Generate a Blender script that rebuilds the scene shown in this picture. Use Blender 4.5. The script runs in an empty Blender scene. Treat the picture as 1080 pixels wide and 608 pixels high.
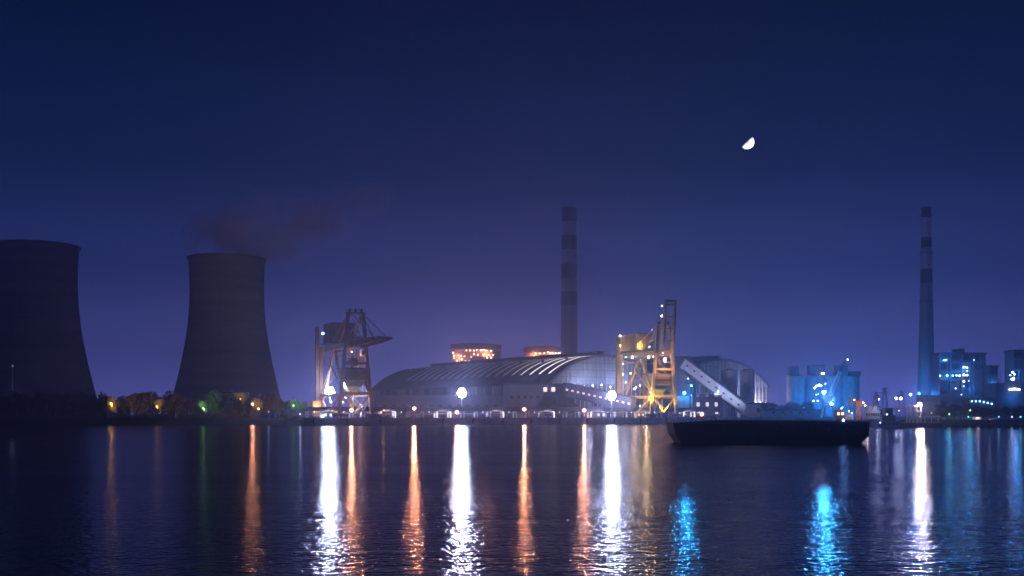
import bpy, math, random
from mathutils import Vector, Matrix
random.seed(7)
R = math.radians
scene = bpy.context.scene
C = scene.collection

# ------------------------------------------------------------------ camera
F = 1198.0          # focal length in pixels of a 1080 wide picture
HOR = 437.0         # horizon row
CAMZ = 5.0
cam = bpy.data.cameras.new("camera")
cam.sensor_width = 36.0
cam.lens = F / 1080.0 * 36.0
cam.shift_y = (HOR - 304.0) / 1080.0
cam.clip_start = 0.5
cam.clip_end = 40000
cam_o = bpy.data.objects.new("camera", cam)
cam_o.location = (0, 0, CAMZ)
cam_o.rotation_euler = (R(90), 0, 0)
C.objects.link(cam_o)
scene.camera = cam_o

# ------------------------------------------------------------------ world: night sky
world = bpy.data.worlds.new("World")
scene.world = world
world.use_nodes = True
nt = world.node_tree
nt.nodes.clear()
wout = nt.nodes.new("ShaderNodeOutputWorld")
bg_sky = nt.nodes.new("ShaderNodeBackground")
bg_glow = nt.nodes.new("ShaderNodeBackground")
add = nt.nodes.new("ShaderNodeAddShader")
sky = nt.nodes.new("ShaderNodeTexSky")
sky.sky_type = 'NISHITA'
sky.sun_disc = False
sky.sun_elevation = R(-7.0)
sky.sun_rotation = R(205)
sky.altitude = 0
bg_sky.inputs["Strength"].default_value = 0.02
nt.links.new(sky.outputs[0], bg_sky.inputs["Color"])
# urban sky glow: brightness depends on elevation only
tc = nt.nodes.new("ShaderNodeTexCoord")
sep = nt.nodes.new("ShaderNodeSeparateXYZ")
ramp = nt.nodes.new("ShaderNodeValToRGB")
nt.links.new(tc.outputs["Generated"], sep.inputs[0])
nt.links.new(sep.outputs["Z"], ramp.inputs[0])
ramp.color_ramp.interpolation = 'EASE'
SKY = [(0.0, (0.053, 0.055, 0.210)),
       (0.06, (0.024, 0.0295, 0.110)),
       (0.13, (0.0058, 0.0112, 0.046)),
       (0.22, (0.0005, 0.0042, 0.0215)),
       (0.34, (0.0001, 0.0022, 0.0125)),
       (0.60, (0.0001, 0.0010, 0.006)),
       (1.0, (0.0001, 0.0006, 0.003))]
el = ramp.color_ramp.elements
while len(el) < len(SKY):
    el.new(0.5)
for e, (p, c) in zip(el, SKY):
    e.position = p
    e.color = (*c, 1)
nt.links.new(ramp.outputs[0], bg_glow.inputs["Color"])
bg_glow.inputs["Strength"].default_value = 2.4
nt.links.new(bg_sky.outputs[0], add.inputs[0])
nt.links.new(bg_glow.outputs[0], add.inputs[1])
nt.links.new(add.outputs[0], wout.inputs["Surface"])

# moonlight: the moon stands at pixel (788,150)
moon_dir = Vector(((788 - 540) / F, 1.0, (HOR - 150) / F)).normalized()
sun = bpy.data.lights.new("moonlight", 'SUN')
sun.energy = 0.004
sun.angle = R(0.5)
sun.color = (1.0, 0.95, 0.88)
sun_o = bpy.data.objects.new("moonlight", sun)
sun_o.rotation_euler = (-moon_dir).to_track_quat('-Z', 'Y').to_euler()
C.objects.link(sun_o)

scene.view_settings.view_transform = 'Standard'
scene.view_settings.look = 'None'
scene.view_settings.exposure = 0.0
scene.view_settings.gamma = 1.0
cy = scene.cycles
cy.use_denoising = True
cy.max_bounces = 6
cy.diffuse_bounces = 2
cy.glossy_bounces = 3
cy.transmission_bounces = 2
cy.volume_bounces = 5
cy.transparent_max_bounces = 8
cy.sample_clamp_indirect = 2.0
cy.sample_clamp_direct = 0
cy.use_light_tree = True
cy.caustics_reflective = False
cy.caustics_refractive = False

# ------------------------------------------------------------------ helpers
def P(px, py, Y):
    return Vector(((px - 540) / F * Y, Y, CAMZ + (HOR - py) / F * Y))
def PX(px, Y): return (px - 540) / F * Y
def PZ(py, Y): return CAMZ + (HOR - py) / F * Y

class MB:
    def __init__(s): s.v = []; s.f = []
    def box(s, c, d, rz=0.0):
        cx, cy_, cz = c; hx, hy, hz = d[0] / 2, d[1] / 2, d[2] / 2
        n = len(s.v); co, si = math.cos(rz), math.sin(rz)
        for z in (-hz, hz):
            for x, y in ((-hx, -hy), (hx, -hy), (hx, hy), (-hx, hy)):
                s.v.append((cx + x * co - y * si, cy_ + x * si + y * co, cz + z))
        s._boxf(n); return s
    def bb(s, x0, x1, y0, y1, z0, z1):
        return s.box(((x0 + x1) / 2, (y0 + y1) / 2, (z0 + z1) / 2), (x1 - x0, y1 - y0, z1 - z0))
    def _boxf(s, n):
        for q in ((0, 3, 2, 1), (4, 5, 6, 7), (0, 1, 5, 4), (1, 2, 6, 5), (2, 3, 7, 6), (3, 0, 4, 7)):
            s.f.append(tuple(n + i for i in q))
    def beam(s, a, b, w, h=None):
        h = h or w
        a = Vector(a); b = Vector(b); d = (b - a)
        if d.length < 1e-6: return s
        d.normalize()
        up = Vector((0, 0, 1)) if abs(d.z) < 0.97 else Vector((0, 1, 0))
        x = d.cross(up).normalized(); y = x.cross(d).normalized()
        n = len(s.v)
        for p in (a, b):
            for i, j in ((-1, -1), (1, -1), (1, 1), (-1, 1)):
                s.v.append(tuple(p + x * (i * w / 2) + y * (j * h / 2)))
        s._boxf(n); return s
    def tube(s, a, b, r0, r1=None, n=10, cap=True):
        r1 = r0 if r1 is None else r1
        a = Vector(a); b = Vector(b); d = (b - a).normalized()
        up = Vector((0, 0, 1)) if abs(d.z) < 0.97 else Vector((0, 1, 0))
        x = d.cross(up).normalized(); y = x.cross(d).normalized()
        k = len(s.v)
        for p, r in ((a, r0), (b, r1)):
            for i in range(n):
                t = 2 * math.pi * i / n
                s.v.append(tuple(p + x * (r * math.cos(t)) + y * (r * math.sin(t))))
        for i in range(n):
            j = (i + 1) % n
            s.f.append((k + i, k + j, k + n + j, k + n + i))
        if cap:
            s.f.append(tuple(k + i for i in reversed(range(n))))
            s.f.append(tuple(k + n + i for i in range(n)))
        return s
    def lathe(s, prof, n=48, c=(0, 0, 0), close=False):
        k = len(s.v); m = len(prof)
        for r, z in prof:
            for i in range(n):
                t = 2 * math.pi * i / n
                s.v.append((c[0] + r * math.cos(t), c[1] + r * math.sin(t), c[2] + z))
        for q in range(m if close else m - 1):
            q2 = (q + 1) % m
            for i in range(n):
                j = (i + 1) % n
                s.f.append((k + q * n + i, k + q * n + j, k + q2 * n + j, k + q2 * n + i))
        return s
    def prism(s, pts, vec):
        """closed polygon pts (3d) extruded by vec"""
        k = len(s.v); n = len(pts); vec = Vector(vec)
        for p in pts: s.v.append(tuple(p))
        for p in pts: s.v.append(tuple(Vector(p) + vec))
        s.f.append(tuple(k + i for i in reversed(range(n))))
        s.f.append(tuple(k + n + i for i in range(n)))
        for i in range(n):
            j = (i + 1) % n
            s.f.append((k + i, k + j, k + n + j, k + n + i))
        return s
    def poly(s, pts):
        k = len(s.v)
        for p in pts: s.v.append(tuple(p))
        s.f.append(tuple(range(k, k + len(pts)))); return s
    def mesh(s, name, m, smooth=False):
        me = bpy.data.meshes.new(name)
        me.from_pydata(s.v, [], s.f); me.update()
        if m: me.materials.append(m)
        if smooth:
            for p in me.polygons: p.use_smooth = True
        return me
    def build(s, name, m, parent=None, smooth=False):
        o = bpy.data.objects.new(name, s.mesh(name, m, smooth))
        C.objects.link(o)
        if parent: o.parent = parent
        return o

def tag(o, label, cat, group=None, kind=None):
    if label: o["label"] = label
    if cat: o["category"] = cat
    if group: o["group"] = group
    if kind: o["kind"] = kind
    return o
def thing(name, label, cat, loc=(0, 0, 0), rz=0.0, group=None):
    o = bpy.data.objects.new(name, None); C.objects.link(o)
    o.empty_display_size = 0.5
    o.location = loc; o.rotation_euler = (0, 0, rz)
    return tag(o, label, cat, group)
def struct(o): o["kind"] = "structure"; return o
def inst(name, me, parent, loc=(0, 0, 0), rz=0.0, sc=None):
    o = bpy.data.objects.new(name, me); C.objects.link(o)
    if parent: o.parent = parent
    o.location = loc; o.rotation_euler = (0, 0, rz)
    if sc: o.scale = sc
    return o

# ------------------------------------------------------------------ materials
_m = {}
def mat(name, col, rough=0.7, metal=0.0, var=0.25, scale=0.3, stretch=(1, 1, 1), bump=0.0, bscale=3.0, col2=None, spec=0.4):
    if name in _m: return _m[name]
    m = bpy.data.materials.new(name); m.use_nodes = True
    t = m.node_tree; b = t.nodes["Principled BSDF"]
    b.inputs["Roughness"].default_value = rough
    b.inputs["Metallic"].default_value = metal
    b.inputs["Specular IOR Level"].default_value = spec
    tcn = t.nodes.new("ShaderNodeTexCoord"); mp = t.nodes.new("ShaderNodeMapping")
    mp.inputs["Scale"].default_value = stretch
    t.links.new(tcn.outputs["Object"], mp.inputs[0])
    no = t.nodes.new("ShaderNodeTexNoise")
    no.inputs["Scale"].default_value = scale
    no.inputs["Detail"].default_value = 6
    no.inputs["Roughness"].default_value = 0.65
    t.links.new(mp.outputs[0], no.inputs[0])
    cr = t.nodes.new("ShaderNodeValToRGB")
    c2 = col2 or tuple(c * (1 - var) for c in col)
    c1 = tuple(min(1, c * (1 + var * 0.6)) for c in col)
    cr.color_ramp.elements[0].position = 0.35; cr.color_ramp.elements[0].color = (*c2, 1)
    cr.color_ramp.elements[1].position = 0.65; cr.color_ramp.elements[1].color = (*c1, 1)
    t.links.new(no.outputs[0], cr.inputs[0])
    t.links.new(cr.outputs[0], b.inputs["Base Color"])
    if bump:
        n2 = t.nodes.new("ShaderNodeTexNoise"); n2.inputs["Scale"].default_value = bscale
        n2.inputs["Detail"].default_value = 4
        t.links.new(mp.outputs[0], n2.inputs[0])
        bu = t.nodes.new("ShaderNodeBump"); bu.inputs["Strength"].default_value = bump
        bu.inputs["Distance"].default_value = 0.2
        t.links.new(n2.outputs[0], bu.inputs["Height"])
        t.links.new(bu.outputs[0], b.inputs["Normal"])
    _m[name] = m
    return m
def emat(col, strength):
    key = "glow_%s_%g" % ("_".join("%g" % c for c in col), strength)
    if key in _m: return _m[key]
    m = bpy.data.materials.new(key); m.use_nodes = True
    b = m.node_tree.nodes["Principled BSDF"]
    b.inputs["Base Color"].default_value = (0.6, 0.6, 0.6, 1)
    b.inputs["Emission Color"].default_value = (*col, 1)
    b.inputs["Emission Strength"].default_value = strength
    m.cycles.emission_sampling = 'NONE'
    _m[key] = m
    return m

SODIUM = (1.0, 0.35, 0.19)
AMBER = (1.0, 0.42, 0.05)
WARM = (1.0, 0.60, 0.38)
YEL = (1.0, 0.72, 0.15)
WHITE = (0.54, 0.60, 1.0)
PINKW = (1.0, 0.78, 0.86)
BLUE = (0.16, 0.42, 1.0)
CYAN = (0.02, 0.34, 1.0)
DEEP = (0.01, 0.25, 1.0)
TEAL = (0.10, 0.85, 0.75)
GREEN = (0.40, 1.0, 0.28)

concrete = mat("concrete", (0.30, 0.29, 0.28), 0.85, var=0.3, scale=0.25, bump=0.15)
concrete_dk = mat("stained_concrete", (0.17, 0.165, 0.16), 0.9, var=0.4, scale=0.15, stretch=(1, 1, 0.2), bump=0.2)
tower_mat = mat("tower_concrete", (0.16, 0.135, 0.135), 0.9, var=0.35, scale=0.10, stretch=(0.12, 0.12, 1.6))
steel_dk = mat("dark_steel", (0.06, 0.06, 0.065), 0.5, metal=0.3, var=0.3)
steel_gr = mat("grey_steel", (0.22, 0.23, 0.25), 0.5, metal=0.3, var=0.3)
rust_brown = mat("red_oxide_paint", (0.27, 0.15, 0.07), 0.6, var=0.45, scale=0.5, stretch=(1, 1, 0.3))
ochre = mat("ochre_paint", (0.50, 0.33, 0.09), 0.55, var=0.4, scale=0.5, stretch=(1, 1, 0.3))
white_paint = mat("white_paint", (0.72, 0.72, 0.72), 0.6, var=0.15, scale=0.4, stretch=(1, 1, 0.3))
clad_grey = mat("grey_cladding", (0.15, 0.155, 0.18), 0.55, var=0.2, scale=0.2, stretch=(1, 1, 0.2))
clad_dark = mat("dark_cladding", (0.10, 0.10, 0.115), 0.55, var=0.3, scale=0.2, stretch=(1, 1, 0.2))
roof_mat = mat("ribbed_roof_sheet", (0.10, 0.10, 0.13), 0.6, metal=0.0, var=0.5, scale=0.10, stretch=(1, 0.35, 1))
brick = mat("red_brick", (0.26, 0.10, 0.075), 0.85, var=0.35, scale=1.5, bump=0.2)
plaster = mat("ochre_plaster", (0.42, 0.34, 0.22), 0.9, var=0.25, scale=0.5)
chim_red = mat("chimney_red_paint", (0.11, 0.04, 0.04), 0.8, var=0.3, scale=0.15, stretch=(1, 1, 0.3))
chim_white = mat("chimney_white_paint", (0.66, 0.63, 0.60), 0.8, var=0.25, scale=0.15, stretch=(1, 1, 0.3))
chim_conc = mat("chimney_concrete", (0.30, 0.29, 0.28), 0.85, var=0.2, scale=0.1, stretch=(1, 1, 0.3))
hull_mat = mat("black_hull_paint", (0.008, 0.008, 0.009), 0.45, var=0.5, scale=0.6, stretch=(1, 1, 0.3))
deep_blue = mat("dark_blue_cladding", (0.035, 0.037, 0.05), 0.5, var=0.3, scale=0.4)
rubber = mat("black_rubber", (0.02, 0.02, 0.02), 0.8)
glass_dk = mat("dark_glass", (0.03, 0.035, 0.04), 0.12, var=0.1)
orange_paint = mat("orange_paint", (0.55, 0.20, 0.03), 0.5, var=0.3, scale=2)
blue_paint = mat("blue_paint", (0.05, 0.14, 0.40), 0.5, var=0.3, scale=2)
bark = mat("bark", (0.07, 0.05, 0.035), 0.9, var=0.4, scale=3)
grass_mat = mat("bank_grass", (0.030, 0.042, 0.018), 0.95, var=0.5, scale=0.5, bump=0.6, bscale=2)
ground_mat = mat("yard_ground", (0.075, 0.072, 0.07), 0.92, var=0.35, scale=0.08, bump=0.2)
lattice_wh = mat("pale_lattice_sheet", (0.42, 0.45, 0.50), 0.5, var=0.2, scale=0.4, stretch=(1, 1, 0.2))

def leaf_mat(name, c):
    m = bpy.data.materials.new(name); m.use_nodes = True
    t = m.node_tree; b = t.nodes["Principled BSDF"]
    oi = t.nodes.new("ShaderNodeObjectInfo"); hs = t.nodes.new("ShaderNodeHueSaturation")
    tcn = t.nodes.new("ShaderNodeTexCoord"); no = t.nodes.new("ShaderNodeTexNoise")
    no.inputs["Scale"].default_value = 5.0
    t.links.new(tcn.outputs["Object"], no.inputs[0])
    cr = t.nodes.new("ShaderNodeValToRGB")
    cr.color_ramp.elements[0].position = 0.35; cr.color_ramp.elements[0].color = (*[x * 0.55 for x in c], 1)
    cr.color_ramp.elements[1].position = 0.68; cr.color_ramp.elements[1].color = (*[x * 1.35 for x in c], 1)
    t.links.new(no.outputs[0], cr.inputs[0]); t.links.new(cr.outputs[0], hs.inputs["Color"])
    mr = t.nodes.new("ShaderNodeMapRange"); mr.inputs[3].default_value = 0.7; mr.inputs[4].default_value = 1.3
    t.links.new(oi.outputs["Random"], mr.inputs[0]); t.links.new(mr.outputs[0], hs.inputs["Value"])
    t.links.new(hs.outputs[0], b.inputs["Base Color"])
    b.inputs["Roughness"].default_value = 0.7
    return m
leaf = leaf_mat("foliage", (0.07, 0.085, 0.03))

def water_material():
    m = bpy.data.materials.new("river_water"); m.use_nodes = True
    t = m.node_tree; b = t.nodes["Principled BSDF"]
    b.inputs["Base Color"].default_value = (0.006, 0.007, 0.014, 1)
    b.inputs["Roughness"].default_value = 0.22
    b.inputs["IOR"].default_value = 1.33
    tcn = t.nodes.new("ShaderNodeTexCoord")
    def noise(rot, scl, size, detail):
        mp = t.nodes.new("ShaderNodeMapping"); mp.inputs["Rotation"].default_value = (0, 0, rot)
        mp.inputs["Scale"].default_value = scl
        t.links.new(tcn.outputs["Object"], mp.inputs[0])
        no = t.nodes.new("ShaderNodeTexNoise"); no.inputs["Scale"].default_value = size
        no.inputs["Detail"].default_value = detail; no.inputs["Roughness"].default_value = 0.55
        t.links.new(mp.outputs[0], no.inputs[0]); return no.outputs[0]
    n1 = noise(R(-30), (0.95, 1.0, 1), 2.8, 1.8)
    n2 = noise(R(-20), (0.80, 1.0, 1), 1.1, 1.0)
    n3 = noise(R(6), (0.10, 1.0, 1), 0.12, 3.0)
    def mul(a, k):
        x = t.nodes.new("ShaderNodeMath"); x.operation = 'MULTIPLY'; x.inputs[1].default_value = k
        t.links.new(a, x.inputs[0]); return x.outputs[0]
    def addn(a, c):
        x = t.nodes.new("ShaderNodeMath"); x.operation = 'ADD'
        t.links.new(a, x.inputs[0]); t.links.new(c, x.inputs[1]); return x.outputs[0]
    h = addn(addn(mul(n1, WAVE1), mul(n2, WAVE2)), mul(n3, WAVE3))
    bu = t.nodes.new("ShaderNodeBump"); bu.inputs["Strength"].default_value = 1.0
    bu.inputs["Distance"].default_value = 1.0
    t.links.new(h, bu.inputs["Height"]); t.links.new(bu.outputs[0], b.inputs["Normal"])
    # calm and ruffled patches
    r = noise(R(4), (0.06, 1.0, 1), 0.08, 4.0)
    mr = t.nodes.new("ShaderNodeMapRange"); mr.inputs[1].default_value = 0.3; mr.inputs[2].default_value = 0.7
    mr.inputs[3].default_value = WR0; mr.inputs[4].default_value = WR1
    t.links.new(r, mr.inputs[0]); t.links.new(mr.outputs[0], b.inputs["Roughness"])
    return m
WAVE1, WAVE2, WAVE3, WR0, WR1 = 0.060, 0.05, 0.20, 0.08, 0.14

# ------------------------------------------------------------------ quay frame
QA = R(25)
VX, VY = math.cos(QA), math.sin(QA)        # along the quay, to the right
UX, UY = math.sin(QA), -math.cos(QA)       # towards the river
E0 = (-67.9, 501.4)
def Q(t, u, z): return Vector((E0[0] + VX * t + UX * u, E0[1] + VY * t + UY * u, z))
def qt(px, u):
    k = (px - 540) / F
    x0 = E0[0] + UX * u; y0 = E0[1] + UY * u
    return (k * y0 - x0) / (VX - k * VY)
QROT = -R(65)   # local x = river side, local y = along the quay
DECK = 3.0

# ------------------------------------------------------------------ structure: water, ground, banks
wm = MB(); wm.poly([(-1500, -70, 0), (1500, -70, 0), (1500, 700, 0), (-1500, 700, 0)])
struct(wm.build("river_water", water_material()))

q0 = Q(-24.6, -1.0, 0); q1 = Q(241, -1.0, 0)
shore = [(-1500, 512), (-104, 512), (-93, 500), (q0.x, q0.y + 1), (q1.x, q1.y), (158, 560), (141, 432), (1500, 432)]
g = MB()
top = [(x, y, DECK - 0.05) for x, y in shore]
g.poly(top + [(1500, 1500, DECK - 0.05), (-1500, 1500, DECK - 0.05)])
for (a, b) in zip(shore[1:], shore[2:]):
    g.poly([(a[0], a[1], -1), (b[0], b[1], -1), (b[0], b[1], DECK - 0.05), (a[0], a[1], DECK - 0.05)])
struct(g.build("ground", ground_mat))
bk = MB()
N = 90
xs = [-700 + (700 - 98) * i / N for i in range(N + 1)]
rows = []
for j, (yy, zz) in enumerate(((499.0, -0.4), (500.5, 0.25), (503, 0.9), (507, 1.9), (511, 2.8), (520, 3.15), (560, 3.2))):
    rows.append([(x + random.uniform(-1, 1), yy + random.uniform(-.7, .7), zz + (random.uniform(-.15, .25) if 0 < j < 6 else 0)) for x in xs])
for rw in rows: bk.v += rw
for j in range(len(rows) - 1):
    for i in range(N):
        k = j * (N + 1) + i
        bk.f.append((k, k + 1, k + N + 2, k + N + 1))
struct(bk.build("river_bank", grass_mat, smooth=True))

# ------------------------------------------------------------------ moon
md = 9000.0
mo = MB(); rr = md * (7.0 / F)
nu, nv = 16, 24
for i in range(nu + 1):
    a = math.pi / 2 * i / nu
    for j in range(nv):
        t = 2 * math.pi * j / nv
        mo.v.append((rr * math.cos(a), rr * math.sin(a) * math.cos(t), rr * math.sin(a) * math.sin(t)))
for i in range(nu):
    for j in range(nv):
        j2 = (j + 1) % nv
        mo.f.append((i * nv + j, i * nv + j2, (i + 1) * nv + j2, (i + 1) * nv + j))
def moon_material():
    m = bpy.data.materials.new("moon_surface"); m.use_nodes = True
    t = m.node_tree; b = t.nodes["Principled BSDF"]
    tcn = t.nodes.new("ShaderNodeTexCoord"); sp = t.nodes.new("ShaderNodeSeparateXYZ")
    t.links.new(tcn.outputs["Normal"], sp.inputs[0])
    pw = t.nodes.new("ShaderNodeMath"); pw.operation = 'POWER'; pw.inputs[1].default_value = 0.8
    mx = t.nodes.new("ShaderNodeMath"); mx.operation = 'MAXIMUM'; mx.inputs[1].default_value = 0.02
    t.links.new(sp.outputs["X"], mx.inputs[0]); t.links.new(mx.outputs[0], pw.inputs[0])
    no = t.nodes.new("ShaderNodeTexNoise"); no.inputs["Scale"].default_value = 0.035; no.inputs["Detail"].default_value = 3
    t.links.new(tcn.outputs["Object"], no.inputs[0])
    mr = t.nodes.new("ShaderNodeMapRange"); mr.inputs[1].default_value = .35; mr.inputs[2].default_value = .65; mr.inputs[3].default_value = 3.5; mr.inputs[4].default_value = 9.0
    t.links.new(no.outputs[0], mr.inputs[0])
    mu = t.nodes.new("ShaderNodeMath"); mu.operation = 'MULTIPLY'
    t.links.new(pw.outputs[0], mu.inputs[0]); t.links.new(mr.outputs[0], mu.inputs[1])
    b.inputs["Base Color"].default_value = (.1, .1, .1, 1); b.inputs["Emission Color"].default_value = (1, .98, .92, 1)
    t.links.new(mu.outputs[0], b.inputs["Emission Strength"])
    m.cycles.emission_sampling = 'NONE'
    return m
moon = mo.build("moon", moon_material(), smooth=True)
moon.location = cam_o.location + moon_dir * md
lit = Vector((0.66, -0.02, -0.72)).normalized()     # the lit side faces right and down
moon.rotation_euler = lit.to_track_quat('X', 'Z').to_euler()
tag(moon, "bright white half moon alone in the dark blue sky", "moon")

# ------------------------------------------------------------------ lamps
def ball_mesh(name, r, m, n=8, k=6):
    return MB().lathe([(max(0.001, r * math.sin(math.pi * i / k)), -r * math.cos(math.pi * i / k)) for i in range(k + 1)], n).mesh(name, m, True)
_ball = {}
def bulb(parent, loc, col, strength=30.0, r=0.3, name="lamp"):
    key = (col, strength, r)
    if key not in _ball: _ball[key] = ball_mesh("lamp", r, emat(col, strength))
    return inst(name, _ball[key], parent, loc)
def light(parent, loc, col, power, r=0.3, spot=None):
    d = bpy.data.lights.new("light", 'SPOT' if spot else 'POINT')
    d.energy = power; d.color = col; d.shadow_soft_size = r
    o = bpy.data.objects.new("light", d); C.objects.link(o)
    if parent: o.parent = parent
    o.location = loc
    if spot:
        d.spot_size = R(spot[3]); d.spot_blend = 0.35
        o.rotation_euler = Vector(spot[:3]).to_track_quat('-Z', 'Y').to_euler()
    return o
def lamp_post(base, h, col, power, label, strength=60, r=0.4, group=None, arm=0.9, spot=None):
    t = thing("lamp_post", label, "lamp", base, 0, group)
    MB().tube((0, 0, 0), (0, 0, h), 0.13, 0.07, 8).tube((0, 0, 0), (0, 0, .4), .22, .22, 8).build("pole", steel_gr, t)
    MB().tube((0, 0, h - .1), (0, -arm, h + .25), 0.05, 0.05, 6).build("arm", steel_gr, t)
    MB().box((0, -arm - .2, h + .42), (0.5, 0.9, 0.2)).build("lamp_head", steel_gr, t)
    bulb(t, (0, -arm - .25, h), col, strength, r, "lens")
    light(t, (0, -arm - .25, h - r - .35), col, power, 0.3, spot)
    return t
def flood_mast(base, h, col, power, label, strength=120, n=3, aim=(0.05, -1, -0.22), w=1.0):
    t = thing("floodlight_mast", label, "floodlight", base)
    MB().tube((0, 0, 0), (0, 0, h + 1.2), 0.32, 0.16, 10).tube((0, 0, 0), (0, 0, .6), .55, .5, 10).build("pole", steel_gr, t)
    MB().lathe([(1.25, h - .12), (1.45, h - .12), (1.45, h + .12), (1.25, h + .12)], 20, close=True).beam((-1.3, 0, h), (1.3, 0, h), .14).beam((0, -1.3, h), (0, 1.3, h), .141).build("lamp_ring", steel_gr, t)
    for i in range(12):  # oversized lenses stacked as a ball: glare built into the shape
        ring, k, dz = ((1.5, i, 0) if i < 6 else (.8, i - 6, 1.45) if i < 9 else (.8, i - 9, -1.25)); q = 2 * math.pi * k / (6 if i < 6 else 3) - .4
        x, y, z = ring * math.cos(q), ring * math.sin(q), h + .45 + dz
        hd = MB().tube((x, y, z - .2), (x, y, z + .35), .45, .3, 10).build("lamp_head", steel_gr, t)
        bulb(hd, (x, y, z - .75), col, strength, .85, "lens")
    light(t, (0, -2.6, h - .6), col, power * .50, 0.9)
    light(t, (0, -2.6, h - .3), col, power * .40, 0.9, (*aim, 168))
    return t

# ------------------------------------------------------------------ trees
def crown_mesh(seed, n=1300, squash=1.0):
    rnd = random.Random(seed); mb = MB()
    blobs = []
    for _ in range(13):
        a = rnd.uniform(0, 6.28); rr_ = rnd.uniform(0.0, 0.27); z = rnd.uniform(0.22, 0.86)
        sh = 1.0 - max(0, (z - 0.6)) * 1.5
        blobs.append((rr_ * math.cos(a) * sh, rr_ * math.sin(a) * sh, z * squash, rnd.uniform(0.09, 0.17)))
    for i in range(n):
        bx, by, bz, br = rnd.choice(blobs)
        d = Vector((rnd.gauss(0, 1), rnd.gauss(0, 1), rnd.gauss(0, 1))).normalized() * br * (rnd.random() ** 0.4) * 1.1
        c = Vector((bx, by, bz)) + d
        s = rnd.uniform(0.012, 0.030)
        x = Vector((rnd.gauss(0, 1), rnd.gauss(0, 1), rnd.gauss(0, 1))).normalized()
        y = x.orthogonal().normalized()
        k = len(mb.v)
        mb.v += [tuple(c - x * s - y * s * .6), tuple(c + x * s - y * s * .6), tuple(c + x * s * .7 + y * s * .8), tuple(c - x * s * .7 + y * s * .8)]
        mb.f.append((k, k + 1, k + 2, k + 3))
    return mb.mesh("crown", leaf), blobs
def trunk_mesh(seed, blobs):
    rnd = random.Random(seed + 50); mb = MB()
    mb.tube((0, 0, 0), (0.01, 0, 0.30), 0.024, 0.017, 7); mb.tube((0.01, 0, 0.29), (0.0, 0.01, 0.62), 0.017, 0.007, 6)
    for b in blobs[:7]:
        z0 = rnd.uniform(.2, .42); mb.tube((0.008, 0, z0), (b[0], b[1], max(b[2], z0 + .06)), 0.010, 0.004, 5)
    return mb.mesh("trunk", bark)
TREES = []
for sd in range(6):
    cm, bl = crown_mesh(sd, squash=1.0 if sd % 2 else 1.05)
    TREES.append((cm, trunk_mesh(sd, bl)))
_tn = [0]
def tree(px, topy, Y, label, group, wide=1.0, base=DECK, name="broadleaf_tree"):
    k = _tn[0] % 6; _tn[0] += 1
    h = (PZ(topy, Y) - base) / 0.97
    t = thing(name, label, "tree", (PX(px, Y), Y, base), random.uniform(0, 6.28), group)
    sc = (h * wide, h * wide, h)
    inst("trunk", TREES[k][1], t, sc=sc); inst("crown", TREES[k][0], t, sc=sc)
    return t

# ------------------------------------------------------------------ cooling towers
def cooling_tower(px, Y, label):
    t = thing("cooling_tower", label, "cooling tower", (PX(px, Y), Y, DECK))
    H = 101.5; zs = 8.0; prof = []
    zw = 80.0; rw = 23.2
    for i in range(41):
        z = zs + (H - zs) * i / 40
        r = math.sqrt(rw ** 2 + ((z - zw) * (0.362 if z < zw else 0.27)) ** 2)
        prof.append((r, z))
    inner = [(r - 0.6, z) for r, z in reversed(prof)]
    MB().lathe(prof + inner, 72, close=True).build("shell", tower_mat, t, True)
    rt = prof[-1][0]
    MB().lathe([(rt + .02, H - 1.0), (rt + .9, H - .9), (rt + .9, H + .25), (rt - .62, H + .25)], 72).build("rim", concrete_dk, t)
    rb = prof[0][0]
    MB().lathe([(rb + .02, zs + 1.2), (rb + .7, zs + 1.2), (rb + .7, zs - .3), (rb - .7, zs - .3)], 72).build("ring_beam", concrete_dk, t)
    cmesh = MB().beam((rb + 1.6, -1.6, 0), (rb, 1.35, zs - .2), .75).beam((rb + 1.6, 1.6, 0), (rb, -1.35, zs - .2), .74).mesh("support_column", concrete)
    for i in range(40): inst("support_column", cmesh, t, rz=2 * math.pi * i / 40)
    MB().lathe([(rb + 3.4, 0), (rb + 3.4, 1.4), (rb + 2.9, 1.4), (rb + 2.9, 0)], 64).build("basin", concrete, t)
    # outside ladder with hoops
    MB().beam((-.3, -(rb + .5), zs), (-.3, -(rw + .6), zw), .12).beam((.3, -(rb + .5), zs), (.3, -(rw + .6), zw), .12).build("ladder", steel_gr, t)
    return t
cooling_tower(38, 673, "wide concrete cooling tower cut off by the left edge")
cooling_tower(239.5, 727, "concrete cooling tower with steam rising from its rim")

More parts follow.
